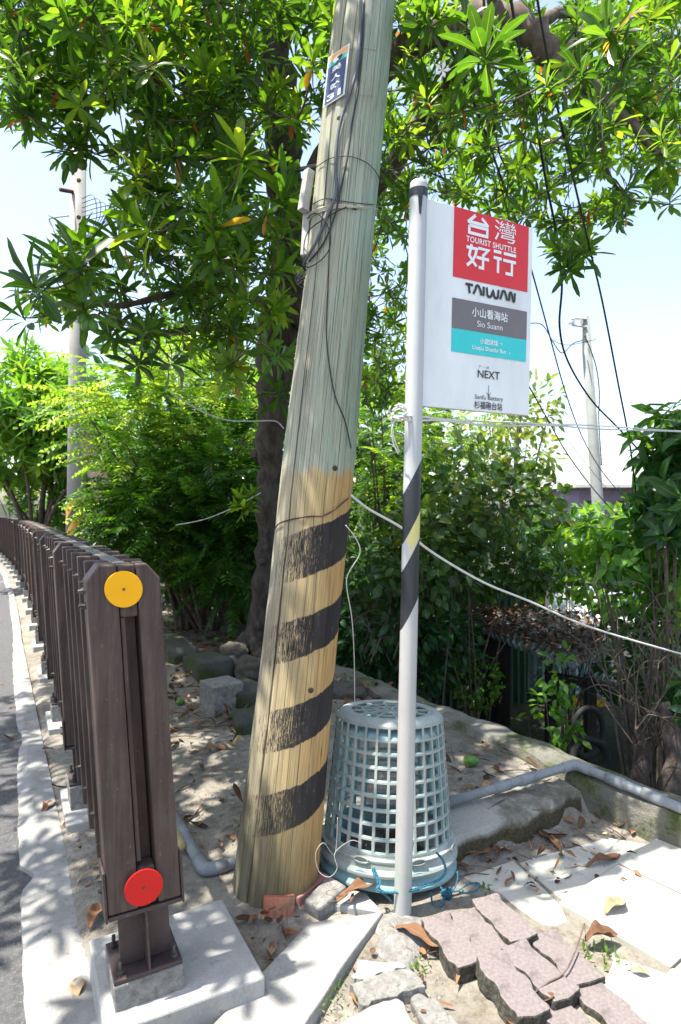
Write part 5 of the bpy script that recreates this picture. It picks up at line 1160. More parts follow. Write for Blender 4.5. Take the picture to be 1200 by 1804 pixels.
def rope(name, pts, r, mat, label, n=8, cat='rope'):
    q = smooth_path(pts, n); m = MB(); vs = []
    for ph in (0, 2.09, 4.19):   # three twisted strands
        d_ = []; acc = 0
        for i, p in enumerate(q):
            t = (q[min(i+1, len(q)-1)] - q[max(i-1, 0)]).normalized(); a = t.orthogonal().normalized(); b = t.cross(a); acc += (q[i] - q[i-1]).length if i else 0
            w = acc / (r * 7) * 6.28 + ph; d_.append(p + (a * math.cos(w) + b * math.sin(w)) * r * .42)
        m.tube(d_, r * .45, 5)
    return tag(m.build(name, mat, smooth=True, origin=tuple(q[0])), label, cat)
rope('blue_rope', [P(769, 1502, 2.230), P(780, 1515, 2.205), P(785, 1535, 2.190), P(775, 1549, 2.185), P(750, 1560, 2.165), P(725, 1569, 2.150), P(700, 1572, 2.150), P(672, 1570, 2.160), P(664, 1552, 2.170), P(656, 1530, 2.190)], .0055, BLUER, 'turquoise rope looped round the front of the basket rims', 12)
kn = []
for i in range(60):
    a = i * 2.4; q = .35 + .65 * rd.random(); kn.append(P(787 + 12 * q * math.sin(a), 1575 + 14 * q * math.cos(a * 1.27), 2.26 + .018 * math.sin(a * .6)))
kn = [P(806, 1535, 2.310), P(805, 1555, 2.290)] + kn + [P(805, 1570, 2.280), P(825, 1558, 2.310), P(843, 1556, 2.310), P(843, 1566, 2.290), P(825, 1573, 2.280), P(808, 1571, 2.270)]
rope('blue_rope', kn, .0042, BLUER, 'knotted turquoise rope end lying right of the basket', 5)
rope('blue_rope', [P(760, 1572, 2.220), P(761, 1588, 2.220), P(768, 1598, 2.210), P(779, 1594, 2.210), P(782, 1582, 2.230)], .0045, BLUER, 'short turquoise rope loop hanging under the basket rim', 8)
rope('blue_rope', [P(658, 1528, 2.190), P(664, 1541, 2.180), P(670, 1556, 2.160), P(664, 1566, 2.150), P(672, 1572, 2.150), P(684, 1582, 2.170), P(692, 1592, 2.190)], .0045, BLUER, 'frayed turquoise rope end beside the dry leaf left of the sign post', 8)
# cords
m = MB(); q = smooth_path([P(708, 735, 2.12), P(760, 738, 2.2), P(850, 745, 2.4), P(960, 748, 2.75), P(1050, 752, 3.1), P(1200, 760, 3.8), P(1340, 764, 4.6)], 10)
for dz in (.004, -.006): m.tube([p + Vector((0, 0, dz * (1 + .6 * math.sin(i * .35)))) for i, p in enumerate(q)], .0038, 6)
t = tag(m.build('white_rope', WHTC, smooth=True, origin=tuple(q[0])), 'bright white double cord tied to the sign post and stretched to the right', 'cord')
m = MB(); o0 = q[0]
for k in range(4): m.tube([o0 - o0 + Vector((-.012 - .020 * math.cos(a) * (1 + .2 * k), -.022 + .012 * math.sin(a * 2 + k), .004 + .020 * math.sin(a) + .006 * k)) for a in np.linspace(.5 * k, .5 * k + 5.2, 14)], .003, 5)
m.tube(smooth_path([Vector((-.02, -.01, 0)), Vector((-.034, -.01, -.04)), Vector((-.03, -.005, -.085)), Vector((-.012, 0, -.125))], 5), .0028, 5); m.tube([Vector((.031 * math.cos(a), .05 + .034 * math.sin(a), .003)) for a in np.linspace(-2.6, 3.6, 22)], .004, 6)
m.build('cord_knot', WHTC, t, smooth=True)
tube_thing('white_rope', [P(618, 872, 2.38), P(650, 897, 2.45), P(708, 930, 2.5), P(760, 972, 2.6), P(850, 1025, 2.8), P(930, 1058, 2.95), P(1040, 1105, 3.15), P(1200, 1152, 3.4), P(1330, 1185, 3.7)], .0052, WHTC, 'thick white cord sagging from the wooden pole down to the right edge', 'cord')
tube_thing('white_string', [P(609, 925, 2.30), P(628, 950, 2.31), P(634, 975, 2.31), P(614, 1010, 2.32), P(611, 1035, 2.32), P(620, 1090, 2.33), P(624, 1160, 2.42), P(625, 1246, 2.50)], .0016, WHTC, 'thin white string hanging from the wooden pole down onto the basket', 'string')
tube_thing('white_string', [P(595, 1440, 2.240), P(590, 1505, 2.230), P(570, 1485, 2.200), P(556, 1505, 2.190), P(562, 1535, 2.180), P(580, 1545, 2.170), P(594, 1530, 2.170), P(590, 1503, 2.180), P(618, 1481, 2.190), P(637, 1486, 2.200)], .0011, GALV, 'loop of pale wire tied at the left side of the basket rims', 'string', n=8)
tube_thing('white_string', [P(300, 690, 4.2), P(350, 722, 4.3), P(400, 740, 4.5), P(445, 742, 4.8), P(485, 742, 5.1), P(500, 755, 5.15)], .005, WHTC, 'pale cord strung left of the dark trunk among the leaves', 'cord')
tube_thing('white_string', [P(310, 925, 5.6), P(360, 915, 5.5), P(410, 895, 5.4), P(460, 868, 5.2)], .004, WHTC, 'pale string slanting over the dark feathery leaves', 'string')
tube_thing('white_string', [P(690, 735, 2.12), P(694, 770, 2.14), P(704, 797, 2.15)], .002, WHTC, 'loose cord end dangling from the knot on the sign post', 'string')
# overhead cables
CB = [([(715, -200, 2.7), (728, 0, 3), (738, 80, 3.1), (760, 190, 3.4), (776, 250, 3.6), (786, 330, 4), (800, 400, 4.6)], .0035, 'thin black cable just right of the wooden pole ending behind the sign'),
      ([(740, -120, 2.7), (768, 20, 2.9), (806, 112, 3.1), (850, 220, 3.4), (885, 320, 3.8), (912, 395, 4.2), (935, 470, 4.8), (968, 590, 5.6), (996, 690, 6.4), (1026, 770, 7.2), (1062, 832, 8), (1115, 895, 9)], .0065, 'black cable passing behind the top of the sign and down past the far pole'),
      ([(830, -120, 2.8), (857, 10, 3), (868, 60, 3.1), (860, 110, 3.2), (866, 190, 3.4), (880, 270, 3.6), (896, 310, 3.8), (886, 370, 4)], .005, 'kinked dark cable above the sign with a pale frayed loop'),
      ([(880, -120, 2.7), (902, 10, 2.9), (916, 92, 3.0), (945, 220, 3.2), (962, 320, 3.5), (982, 420, 3.8), (990, 500, 4), (986, 575, 4.2), (1000, 635, 4.4), (1040, 702, 4.6), (1092, 757, 4.8), (1148, 817, 5.0)], .0072, 'thick black cable sweeping in a curve right of the sign'),
      ([(930, -120, 2.7), (947, 0, 2.9), (960, 75, 3), (976, 160, 3.1), (1000, 270, 3.3), (1022, 365, 3.5), (1042, 450, 3.7), (1062, 535, 3.9), (1090, 680, 4.2), (1110, 785, 4.4), (1124, 900, 4.6), (1135, 990, 4.8)], .006, 'straight black cable furthest to the right coming down through the tree'),
      ([(640, 350, 2.6), (655, 362, 3.0), (690, 392, 3.6), (724, 440, 4.2), (760, 520, 5)], .003, 'thin wire leaving the wooden pole towards the sign post'),
      ([(925, 668, 5), (960, 730, 5.4), (1000, 800, 6), (1046, 862, 6.6), (1085, 905, 7)], .006, 'dark cable appearing below the corner of the sign'),
      ([(972, 742, 9), (1000, 775, 9.2), (1040, 826, 9.5), (1075, 868, 10)], .004, 'hair thin wire between the pale tree and the far pole'),
      ([(330, -20, 4), (318, 60, 4.3), (303, 110, 4.6), (290, 150, 5)], .008, 'black cable crossing the leaves high up on the left'),
      ([(400, -20, 4), (370, 60, 4.4), (350, 110, 4.8), (330, 150, 5.2)], .008, 'second black cable crossing the leaves on the left'),
      ([(200, 350, 8.8), (180, 395, 9), (152, 440, 9.2)], .014, 'pair of grey conductors slanting up from the far concrete pole')]
for pts, r, lb in CB: tube_thing('overhead_cable', [P(*p) for p in pts], r, BLK if 'grey' not in lb else GREYC, lb, 'cable', n=8, k=6)
tube_thing('frayed_wire', [P(856, 0, 2.95), P(860, 25, 2.95), P(868, 45, 2.95), P(880, 55, 2.95), P(890, 54, 2.95)], .004, WHTC, 'curl of pale frayed wire at the top edge above the sign', 'wire')
tube_thing('frayed_wire', [P(866, 62, 3.02), P(862, 80, 3.05), P(859, 110, 3.1), P(860, 140, 3.15)], .004, WHTC, 'straight pale wire hanging under the curl above the sign', 'wire')

# ------------------------------------------------------------------ far poles
CPOLE = surf('grey_concrete_pole', [(.24, .235, .22), (.31, .30, .28), (.36, .35, .335)], 3, .85, .2, 60, .003, spots=(.33, .26, .19), spotscale=5, spotcut=(.62, .75))
def stripe_mat():
    m, n, l, b = new_mat('striped_pole_base'); uv = n.new('ShaderNodeUVMap'); sp = n.new('ShaderNodeSeparateXYZ'); l.new(uv.outputs[0], sp.inputs[0])
    t = mth(n, l, 'FRACT', mth(n, l, 'ADD', mth(n, l, 'MULTIPLY', sp.outputs[1], 2.6), mth(n, l, 'MULTIPLY', sp.outputs[0], -.55))); k = ramp(n, l, t, [(.49, 0.0), (.51, 1.0)])
    no = nz(n, l, tc(n, l), 9, 5); c = mixc(n, l, k.outputs[0], (.50, .26, .03), (.035, .033, .035)); c = mixc(n, l, mth(n, l, 'MULTIPLY', no.outputs[0], .35), c, (.2, .16, .1)); l.new(c, b.inputs['Base Color']); b.inputs['Roughness'].default_value = .7; return m
b = Vector((*xy(134, 9.4), 0)); b.z = gz(b.x, b.y); t = thing('concrete_pole', 'far concrete utility pole with yellow and black bands behind the fence', 'utility pole', b)
m = MB(); m.tube([Vector((0, 0, -.2)), Vector((.02, 0, 3)), Vector((.04, 0, 7.2))], [.150, .128, .105], 24); m.build('shaft', CPOLE, t, smooth=True)
m = MB(); k = 24; vs = [(.1505 * math.cos(2*math.pi*j/k) + .003 * z, .1505 * math.sin(2*math.pi*j/k), z) for z in (0, .75, 1.5) for j in range(k + 1)]; vs = [(x * (1 - .028 * z), y * (1 - .028 * z), z) for x, y, z in vs]
m.add(vs, [(i*(k+1)+j, i*(k+1)+j+1, (i+1)*(k+1)+j+1, (i+1)*(k+1)+j) for i in range(2) for j in range(k)]); o = m.build('striped_sleeve', stripe_mat(), t, smooth=True)
uvl = o.data.uv_layers.new(name='UVMap')
for lp_ in o.data.loops: uvl.data[lp_.index].uv = ((lp_.vertex_index % (k+1)) / k * 2 * math.pi, o.data.vertices[lp_.vertex_index].co.z)
def on(u, v, Y): return P(u, v, Y) - b
m = MB(); m.tube([on(128, 338, 9.3), on(106, 334, 9.1)], .03, 8); m.build('step_bolt', RUST, t, smooth=True)
m = MB(); m.tube(smooth_path([on(130, 410, 9.25), on(100, 412, 9.1), on(93, 400, 9.1), on(87, 388, 9.1), on(92, 384, 9.1), on(122, 380, 9.2)], 5), .012, 6); m.tube([on(145, 410, 9.2), on(98, 416, 9.05)], .022, 6); m.build('bracket', GALV, t, smooth=True)
for v in (318, 383): m = MB(); m.lathe([(0, .02), (.03, .015), (.035, 0)], 10, Matrix.Translation(on(139, v, 9.28)) @ Matrix.Rotation(R(90), 4, 'X')); m.build('bolt', RUST, t)
m = MB()
for s_ in range(6): m.tube(smooth_path([on(145, 350 + 8 * s_, 9.25), on(165 + 9 * s_, 345 + 6 * s_, 9.1), on(170 + 5 * s_, 385, 9.1), on(150, 420 + 3 * s_, 9.2)], 6), .006, 5)
m.build('cable_loops', BLK, t, smooth=True)
b = P(1053, 900, 15); b.z = -1.6; t = thing('concrete_pole', 'slim grey pole with an insulator against the white sky at the right', 'utility pole', b)
tp, bt = P(1030, 558, 15), P(1054, 900, 15); m = MB(); m.tube([bt + (bt - tp).normalized() * 2.3 - b, bt - b, tp - b], [.145, .135, .105], 20); m.build('shaft', surf('pale_concrete_pole', [(.17, .185, .18), (.215, .23, .22), (.25, .26, .25)], 3, .85, .2, 60, .003), t, smooth=True)
m = MB(); m.tube([on(1033, 562, 14.9), on(1010, 561, 14.9)], .022, 6); m.tube([on(1033, 576, 14.9), on(1008, 573, 14.9)], .022, 6); m.tube([on(1024, 562, 14.88), on(1025, 575, 14.88)], .025, 6); m.build('bracket', GALV, t)
m = MB(); m.lathe([(0, .09), (.07, .085), (.085, .05), (.06, .03), (.085, .01), (.06, -.02), (.08, -.05), (.0, -.07)], 16, Matrix.Translation(on(1007, 567, 14.9))); m.build('insulator', GREYW, t, smooth=True)
m = MB(); m.tube(smooth_path([on(1030, 590, 14.85), on(1038, 610, 14.8), on(1050, 645, 14.8), on(1056, 690, 14.8), on(1055, 740, 14.8), on(1060, 820, 14.8)], 5), .014, 6); m.tube(smooth_path([on(930, 570, 13), on(955, 572, 13.5), on(973, 600, 14), on(990, 622, 14.2), on(1010, 605, 14.5), on(1026, 600, 14.85)], 5), .012, 5); m.tube(smooth_path([on(975, 600, 14), on(1000, 608, 14.4), on(1050, 598, 15)], 4), .008, 5); m.build('cable', BLK, t, smooth=True)

# ------------------------------------------------------------------ shed on the lower ground
A_, B_, C_, D_ = P(846, 1112, 6.6), P(1010, 1180, 5.6), P(800, 1070, 8.6), P(1120, 1085, 7.6)
sb = (A_ + B_) / 2; sb.z = -1.5
shed = thing('tin_shed', 'dark old shed with a corrugated roof covered in dead leaves on the lower ground', 'shed', sb)
m = MB(); nu, nv = 96, 10; vs = []
for j in range(nv + 1):
    for i in range(nu + 1):
        a, c = i / nu, j / nv; p = A_.lerp(B_, a).lerp(C_.lerp(D_, a), c); p.z += .028 * math.sin(a * 2 * math.pi * 16) - .01 * math.sin(3 * c); vs.append(p - sb)
m.add(vs, [(j*(nu+1)+i, j*(nu+1)+i+1, (j+1)*(nu+1)+i+1, (j+1)*(nu+1)+i) for j in range(nv) for i in range(nu)])
roof = m.build('roof', surf('weathered_sheet', [(.13, .14, .14), (.22, .235, .235), (.30, .32, .32)], 5, .85, .3, 60, .003, spots=(.06, .045, .035), spotscale=8, spotcut=(.46, .58)), shed, smooth=True, solid=.008)
DARKW = wood_mat('dark_board', (.014, .012, .010), (.026, .022, .019), (.045, .038, .032), .9)
m = MB(); z0 = -1.75
for a in np.linspace(.0, .36, 9):
    p = A_.lerp(B_, a) + Vector((0, .18, 0)); m.box((p.x - sb.x, p.y - sb.y, (p.z - .03 + z0) / 2 - sb.z), (.115, .02, p.z - .06 - z0), Matrix.Rotation(-.9, 3, 'Z'))
m.build('board_wall', DARKW, shed, bevel=.003)
for u, Y in ((1040, 5.75), (975, 6.1)):
    p = P(u, 1200, Y); m = MB(); m.box((p.x - sb.x, p.y - sb.y, (p.z + .05 + z0) / 2 - sb.z), (.09, .09, p.z + .05 - z0)); m.build('corner_post', DARKW, shed, bevel=.006)
m = MB(); a_, c_ = P(975, 1192, 6.05), P(1100, 1215, 5.6); m.box((a_ + c_) / 2 - sb, (.07, .07, (c_ - a_).length), (c_ - a_).to_track_quat('Z', 'Y').to_matrix()); m.build('beam', DARKW, shed)
# chain link
m = MB(); q0, q1 = P(932, 1180, 6.2), P(1068, 1190, 5.7); H_ = 1.35; W_ = (q1 - q0).length; ex = (q1 - q0).normalized(); step = .065
def cl(x, z): return q0 + ex * x + Vector((0, 0, -z)) - sb
for i in range(-int(H_ / step), int(W_ / step) + 1):
    for s_ in (1, -1):
        pts = []; 
        for j in range(0, int(H_ / step * 2) + 1):
            z = j * step / 2; x = i * step + (s_ * z if s_ > 0 else H_ - z)
            if 0 <= x <= W_: pts.append(cl(x, z))
        if len(pts) > 1: m.tube([pts[0], pts[-1]], .0028, 4, cap=False)
m.build('chain_link', BLK, shed)
SHEETB = surf('pale_blue_sheet', [(.40, .60, .64), (.50, .68, .72), (.56, .74, .77)], 3, .5, .1, 40, .002)
m = MB(); a_, c_ = P(930, 1185, 8.2), P(1080, 1200, 7.6); vs = []
for i in range(41):
    p = a_.lerp(c_, i / 40) + Vector((0, .02 * math.sin(i * 1.57), 0)); vs += [(p.x, p.y, -.25), (p.x, p.y, -1.02)]
m.add(vs, [(2*i, 2*i+2, 2*i+3, 2*i+1) for i in range(40)]); o = m.build('sheet_panel', SHEETB, solid=.006, origin=tuple(a_)); tag(o, 'pale blue metal sheet seen through the chain link', 'panel')
m = MB(); p = P(1040, 1265, 7.7); m.box((0, 0, 0), (.5, .3, .10)); o = m.build('yellow_plank', flat('yellow_paint', (.50, .30, .03)), bevel=.01); o.location = (p.x, p.y + .1, -1.0); tag(o, 'dull yellow plank behind the chain link below the blue sheet', 'plank')
m = MB(); p = P(1035, 1290, 5.2); m.lathe([(.16 + .022 * math.cos(a), .022 * math.sin(a)) for a in np.linspace(0, 2 * math.pi, 11)], 36, Matrix.Translation(Vector((0, 0, 0))) @ Matrix.Rotation(R(90), 4, 'X') @ Matrix.Rotation(R(20), 4, 'Y')); o = m.build('tyre', surf('black_rubber', [(.015, .015, .015), (.035, .034, .033)], 20, .8), smooth=True); o.location = p; o.scale = (1, 1, 1.25); tag(o, 'upright black tyre standing in the dark in front of the chain link', 'tyre')
m = MB(); p = P(1040, 1335, 4.9); m.lathe([(.13 + .03 * math.cos(a), .03 * math.sin(a)) for a in np.linspace(0, 2 * math.pi, 11)], 36, Matrix.Rotation(R(78), 4, 'X')); o = m.build('tyre', MATS['black_rubber'], smooth=True); o.location = p; tag(o, 'small black tyre low down beside the wall corner', 'tyre')
tube_thing('plastic_post', [P(803, 1100, 6.6), P(812, 1150, 6.6), P(820, 1210, 6.6)], .035, surf('pale_green_plastic', [(.40, .50, .47), (.48, .58, .55)], 6, .5), 'leaning pale green plastic pipe in the dark left of the shed', 'pipe', n=3, k=12)
GRN = surf('green_sheet', [(.02, .055, .035), (.035, .085, .055)], 3, .6, .2, 40, .003)
m = MB(); a_, c_ = P(585, 1060, 8.6), P(960, 1060, 9.6); vs = []
for i in range(121):
    p = a_.lerp(c_, i / 120) + Vector((0, .03 * math.sin(i * 1.57), 0)); vs += [(p.x, p.y, .35), (p.x, p.y, -1.9)]
m.add(vs, [(2*i, 2*i+2, 2*i+3, 2*i+1) for i in range(120)]); tag(m.build('metal_fence', GRN, solid=.006, origin=tuple(a_)), 'dark green corrugated metal fence in the shade behind the shed', 'fence')
# leaf mould on the shed roof
LIT = leaf_mat('dry_leaf', [(0, (.055, .034, .024)), (.3, (.135, .075, .045)), (.6, (.25, .13, .07)), (.85, (.34, .22, .125)), (1, (.42, .34, .21))], .8, .10, 1.0, rib=(.30, .19, .11), ribw=.4, spec=.08)
LVr = Leaves(); nr_ = 900; a = rng.uniform(0, 1, nr_); c = rng.uniform(.02, 1, nr_) ** .8; pts = np.array([(A_.lerp(B_, x).lerp(C_.lerp(D_, x), y) - sb)[:] for x, y in zip(a, c)]); pts[:, 2] += rng.uniform(.02, .06, nr_)
LVr.add(pts, rng.normal(0, 1, (nr_, 3)) * np.array([1, 1, .25]), rng.normal(0, .4, (nr_, 3)) + np.array([0, 0, 1]), rng.uniform(.07, .16, nr_), .035, rng.uniform(-.2, .4, nr_), rng.uniform(0, .45, nr_)); tag(LVr.build('leaf_mould', LIT, shed), kind='stuff')

# ------------------------------------------------------------------ far buildings
def house(name, label, u0, u1, Y, zb, zt, wallm, roofm, wins=()):
    a_, c_ = P(u0, 900, Y), P(u1, 900, Y); w = c_.x - a_.x; base = Vector(((a_.x + c_.x) / 2, Y, zb)); t = thing(name, label, 'building', base)
    m = MB(); m.box((0, 2, (zt - zb) / 2), (w, 4, zt - zb)); m.build('wall', wallm, t, bevel=.02)
    m = MB(); m.prism([(-w/2 - .3, -.5), (w/2 + .3, -.5), (w/2 + .3, 4.4), (-w/2 - .3, 4.4)], zt - zb + .003, zt - zb + .14); m.build('roof', roofm, t, bevel=.02)
    for x, z, ww, hh in wins:
        m = MB(); m.box((x, -.012, z - zb), (ww, .04, hh)); f_ = m.build('window', DARKW, t); m = MB(); m.box((x, -.036, z - zb), (ww - .1, .012, hh - .1)); m.build('pane', flat('window_glass', (.08, .10, .12), .1), f_)
    return t
WHW = surf('white_render', [(.62, .61, .58), (.70, .69, .66), (.74, .73, .70)], 2, .9, .1, 40, .002); LILAC = surf('lilac_render', [(.20, .15, .22), (.26, .20, .28)], 2, .9, .1, 40, .002); PINKW = surf('pinkish_render', [(.56, .42, .37), (.64, .50, .45)], 2, .9, .1, 40, .002)
house('house', 'distant lilac walled house with a flat white roof at the foot of the far pole', 1020, 1120, 20, -2.2, 1.9, LILAC, WHW, ((-.4, 1.2, .5, .6), (.5, 1.2, .5, .6)))
house('house', 'sunlit pinkish building glimpsed through the leaves behind the shed', 960, 1260, 12, -2.2, .35, PINKW, WHW, ((-.6, -.4, .7, .6), (.9, -.4, .7, .6)))
m = MB(); a_, b2, c_, d_ = P(960, 1080, 7.9), P(1300, 1120, 6.2), P(985, 1035, 9.8), P(1330, 1040, 9.6); vs = []
for j in range(2):
    for i in range(121):
        x = i / 120; p = a_.lerp(b2, x).lerp(c_.lerp(d_, x), j); p.z += .03 * math.sin(x * 2 * math.pi * 20); vs.append(p - a_)
m.add(vs, [(i, i+1, 121+i+1, 121+i) for i in range(120)]); o = bpy.data.objects.new('tmp', None)
t = thing('lean_to', 'low lean to with a sunlit white corrugated roof behind the tin shed', 'shed', a_); m.build('roof', surf('white_sheet', [(.60, .61, .60), (.70, .71, .70)], 4, .5, .1, 40, .002), t, smooth=True, solid=.008)
for q in (a_, c_, d_): m = MB(); m.box(((q - a_).x + .05, (q - a_).y, ((q.z + -1.8) / 2) - a_.z), (.08, .08, q.z + 1.75)); m.build('leg', DARKW, t)

# ------------------------------------------------------------------ fallen leaves, litter, fruit, weeds
def dry_leaf(u, v, L, W, ang, label, curl=.4, lift=.012, tint=.6, roll=0.0, z=None, tilt=0.0):
    """a leathery fallen leaf with a curled, wavy blade and a stalk"""
    p = at(u, v) if z is None else G(u, v, z); m = MB(); n = 18; k = 6; vs = []
    for i in range(n + 1):
        s = i / n; w = W * (max(0, math.sin(math.pi * min(1, (s * .93 + .04)))) ** .75) * (.8 + .3 * math.sin(2.5 * s)) / 2 + .0008; x = L * (s - .5); zc = curl * L * .22 * (1 - (2 * s - 1) ** 2) * math.sin(3 * s + 1) + .01 * L * math.sin(9 * s)
        for j in range(k + 1):
            y = -1 + 2 * j / k; wav = .10 * W * math.sin(15 * s + y * 1.5) * abs(y)
            vs.append((x + .01 * math.sin(7 * s) * L, y * w + .05 * L * math.sin(4 * s + u), zc + curl * w * abs(y) ** 1.6 * 1.1 + wav + roll * y * w))
    zmin = min(v_[2] for v_ in vs); vs = [(x, y, zz - zmin) for x, y, zz in vs]
    m.add(vs, [(i*(k+1)+j, i*(k+1)+j+1, (i+1)*(k+1)+j+1, (i+1)*(k+1)+j) for i in range(n) for j in range(k)])
    o = m.build('fallen_leaf', LIT, smooth=True); o.location = p + Vector((0, 0, lift)); o.rotation_euler = (rd.uniform(-.1, .1), tilt, R(ang)); me = o.data
    at_ = me.attributes.new('tint', 'FLOAT', 'POINT'); at_.data.foreach_set('value', np.clip(tint + rng.normal(0, .02, len(me.vertices)), 0, 1).astype(np.float32)); a2 = me.attributes.new('rib', 'FLOAT', 'POINT'); a2.data.foreach_set('value', np.array([1 - abs(-1 + 2 * (i % (k+1)) / k) * .9 for i in range(len(me.vertices))], dtype=np.float32))
    md = o.modifiers.new('solid', 'SOLIDIFY'); md.thickness = .0009
    st = MB(); st.tube([(-L * .5, vs[k//2][1], vs[k//2][2]), (-L * .58, vs[k//2][1] + .003, vs[k//2][2] + .004), (-L * .66, vs[k//2][1] + .008, vs[k//2][2] + .003)], .0012, 5); st.build('stalk', TWIG, o)
    return tag(o, label, 'leaf', 'fallen dry leaves')
DL = [(645, 1592, .26, .055, 32, 'largest brown curled leaf lying across the strip at the foot of the sign post', .35, .055, .42), (735, 1668, .16, .04, -32, 'brown leaf on the cracked mound below the sign post', .4, .03, .45),
      (965, 1482, .20, .04, 100, 'slim brown leaf pointing towards the viewer on the sandy paving', .3, .006, .5), (837, 1508, .17, .05, 30, 'brown leaf against the dark front of the ledge', .4, .006, .35),
      (1065, 1520, .19, .04, 25, 'brown leaf by the corner of the yellowish tile', .5, .006, .45), (1120, 1462, .15, .045, -8, 'dark brown leaf next to the retaining wall near the pipe', .4, .006, .25), (1160, 1472, .08, .035, -30, 'small crumpled leaf right of the dark brown leaf by the wall', .6, .006, .25),
      (1083, 1612, .12, .05, 40, 'pale yellow curled leaf lying alone on a bleached tile', .6, .028, .93), (1128, 1728, .05, .02, -20, 'tiny pale leaf on the bleached tile at the right', .5, .028, .9), (880, 1505, .06, .04, 60, 'small crumpled brown leaf in front of the ledge', .9, .006, .3),
      (805, 1530, .10, .03, 10, 'shrivelled leaf in the shadow right of the basket', .6, .006, .3), (1060, 1670, .12, .05, 8, 'dark dry leaf standing up beside the weeds', .8, .03, .35), (620, 1610, .05, .01, 70, 'small dry twig leaf on the short concrete piece', .3, .055, .3),
      (86, 1430, .11, .05, 80, 'tan leaf on the kerb beside the first fence footing', .5, .02, .6), (166, 1620, .13, .05, 100, 'orange tan leaf between the kerb and the concrete slab', .5, .012, .62), (46, 1700, .20, .055, 85, 'long bleached leaf on the road at the bottom left', .4, .004, .85), (137, 1755, .09, .04, 100, 'faded leaf on the bright kerb at the bottom left', .5, .02, .9),
      (14, 1345, .08, .05, 20, 'tan leaf on the asphalt at the left edge', .5, .004, .55), (40, 1290, .14, .035, 40, 'brown leaf on the kerb below the second footing', .5, .02, .3), (30, 1312, .16, .035, 10, 'pale curled leaf lying over the broken kerb edge', .5, .012, .8), (25, 1255, .12, .04, 50, 'brown leaf on the kerb between shadow stripes', .5, .02, .4),
      (376, 1325, .17, .045, 20, 'dry tan leaf on the dirt below the concrete cube', .5, .008, .7), (306, 1316, .12, .045, 70, 'brown curled leaf right beside the fence post', .6, .008, .4), (300, 1290, .13, .05, 5, 'pale curled leaf near the green fruit by the post', .5, .008, .85), (700, 1480, .12, .04, 0, 'brown leaf lying inside the baskets', .5, .01, .4)]
for u, v, L, W, a, lb, cu, lf, tn in DL: dry_leaf(u, v, L, W, a, lb, cu, lf, tn)
LVl = Leaves(); sp = []
def litter(poly, n):
    for u, v in inpoly(poly, n):
        p = at(u, v, .008 + rng.uniform(0, .02)); sp.append(p)
litter([(285, 1030), (470, 1100), (470, 1300), (290, 1270), (285, 1100)], 420); litter([(280, 1050), (440, 1130), (440, 1200), (290, 1130)], 240); litter([(590, 1150), (700, 1230), (720, 1290), (590, 1260)], 190); litter([(730, 1250), (980, 1350), (900, 1400), (800, 1400), (740, 1300)], 40)
litter([(310, 1300), (450, 1280), (420, 1500), (330, 1500)], 34); litter([(90, 1320), (200, 1450), (190, 1640), (130, 1500)], 22); litter([(800, 1480), (1180, 1440), (1180, 1500), (900, 1560)], 26); litter([(500, 1610), (540, 1600), (480, 1720), (470, 1700)], 12); litter([(0, 1150), (60, 1250), (20, 1400), (0, 1400)], 12)
litter([(560, 1700), (780, 1640), (1000, 1770), (980, 1804), (560, 1804)], 40); litter([(800, 1440), (1190, 1430), (1190, 1560), (860, 1590)], 60); litter([(420, 1590), (470, 1600), (470, 1720), (430, 1640)], 16)
pa = np.array([p[:] for p in sp]); n_ = len(pa)
LVl.add(pa, rng.normal(0, 1, (n_, 3)) * np.array([1, 1, .22]), rng.normal(0, .45, (n_, 3)) + np.array([0, 0, 1]), rng.uniform(.02, .13, n_) * np.where(pa[:, 1] < 2.7, .55, 1.0), rng.uniform(.010, .036, n_) * np.where(pa[:, 1] < 2.7, .7, 1.0), rng.uniform(-.4, .5, n_), rng.uniform(0, 1, n_) ** 1.3, fold=.5, wav=.08)
tag(LVl.build('leaf_litter', LIT), kind='stuff')
# gravel crumbs
GRV = surf('gravel_bits', [(.13, .115, .095), (.23, .21, .175), (.34, .315, .275)], 40, .95, .5, 90, .004); gm_ = MB()
for poly, n in (([(300, 1290), (450, 1280), (420, 1560), (330, 1520)], 420), ([(90, 1330), (200, 1450), (200, 1640), (130, 1500)], 160), ([(790, 1400), (1000, 1350), (1190, 1430), (1180, 1520), (830, 1580)], 420), ([(480, 1600), (560, 1590), (470, 1720), (420, 1600)], 50), ([(560, 1700), (760, 1640), (800, 1804), (560, 1804)], 260)):
    for u, v in inpoly(poly, n):
        p = at(u, v); s_ = rd.choice((.003, .004, .005, .007, .010)); q = [Vector((rd.uniform(-1, 1), rd.uniform(-1, 1), rd.uniform(.1, 1))).normalized() * s_ * rd.uniform(.7, 1.2) for _ in range(4)]
        gm_.add([p + Vector((s_, 0, 0)), p + Vector((-s_ * .6, s_ * .8, 0)), p + Vector((-s_ * .5, -s_ * .9, 0)), p + Vector((q[0].x * .4, q[0].y * .4, s_ * 1.0))], [(0, 1, 3), (1, 2, 3), (2, 0, 3)])
tag(gm_.build('gravel', GRV), kind='stuff')
for u, v, r, lb in ((830, 1342, .030, 'green egg shaped fruit on the dirt right of the basket'), (318, 1234, .024, 'green fruit on the dirt beside the fence post'), (383, 1122, .026, 'green fruit in the brown leaf litter at the tree foot')):
    o = fruit_mesh('fallen_fruit', r).build('fallen_fruit', FRUIT, smooth=True); o.location = at(u, v + 8, r * .9); o.rotation_euler = (R(82), R(10), R(70)); tag(o, lb, 'fruit')
WEED = leaf_mat('weed_leaf', [(0, (.06, .15, .02)), (1, (.16, .28, .05))], .5, .4, 1.8, ribw=0)
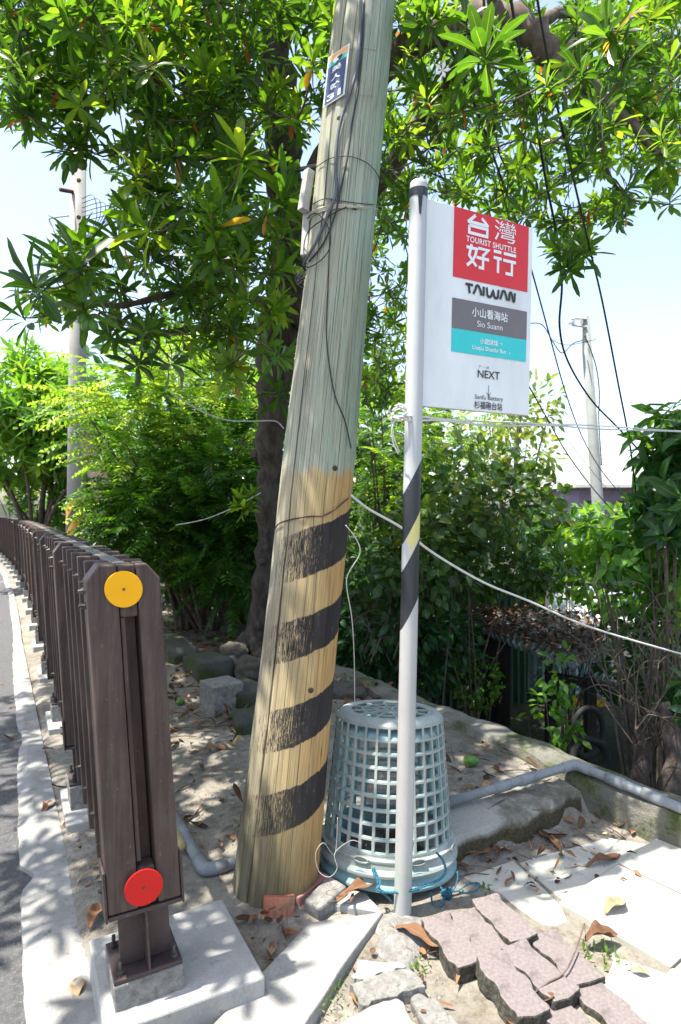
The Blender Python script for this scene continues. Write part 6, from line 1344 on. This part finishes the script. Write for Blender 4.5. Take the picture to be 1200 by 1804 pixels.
for u, v, n, L, lb in ((1068, 1688, 34, .034, 'little tuft of weeds with dry twigs beside the pink blocks'), (735, 1712, 26, .025, 'tiny yellow green weed in front of the cracked mound'), (855, 1570, 10, .03, 'single grass sprig above the pink blocks'), (575, 1770, 70, .018, 'creeping weed along the right side of the concrete strip'), (600, 1715, 36, .016, 'small weed beside the strip halfway up')):
    p = at(u, v, .004); W_ = Leaves(); k = n; b_ = rng.normal(0, .03 if n > 30 else .012, (k, 3)) * np.array([1, 1.4, 0]); W_.add(b_, rng.normal(0, .6, (k, 3)) + np.array([0, 0, 1.0]), rng.normal(0, 1, (k, 3)), rng.uniform(.6, 1.3, k) * L, L * .3, .4, rng.uniform(0, 1, k), SMALL)
    o = W_.build('weed', WEED); o.location = p + Vector((0, 0, .02 if n > 50 else .0)); tag(o, lb, 'weed')
for nm, lb, poly, n in (('twig_litter', None, [(285, 1100), (460, 1180), (450, 1300), (300, 1330)], 46), ('twig_litter', None, [(740, 1290), (1000, 1370), (1180, 1450), (1000, 1560), (830, 1560)], 34)):
    m = MB()
    for u, v in inpoly(poly, n):
        p = at(u, v, .006); a = rd.uniform(0, 6.28); L = rd.uniform(.04, .16); d = Vector((math.cos(a), math.sin(a), rd.uniform(0, .15))) * L; m.tube([p, p + d * .5 + Vector((rd.uniform(-.01, .01), rd.uniform(-.01, .01), .004)), p + d], rd.uniform(.0012, .003), 4)
    tag(m.build(nm, TWIG), kind='stuff')
tube_thing('dry_stalk', [at(1030, 1665, .07), at(1000, 1735, .05), at(960, 1765, .05), at(920, 1792, .04)], .0025, TWIG, 'long dry stalk lying across the pink blocks', 'stalk', n=5)
tube_thing('fallen_twig', [at(300, 1285, .01), at(370, 1283, .015), at(445, 1278, .012)], .006, TWIG, 'fallen twig on the dirt just below the concrete cube', 'twig', n=5)
tube_thing('fallen_twig', [at(398, 1262, .1), at(412, 1275, .04), at(440, 1250, .05)], .005, TWIG, 'forked twig leaning between the concrete cube and the pole', 'twig', n=5)
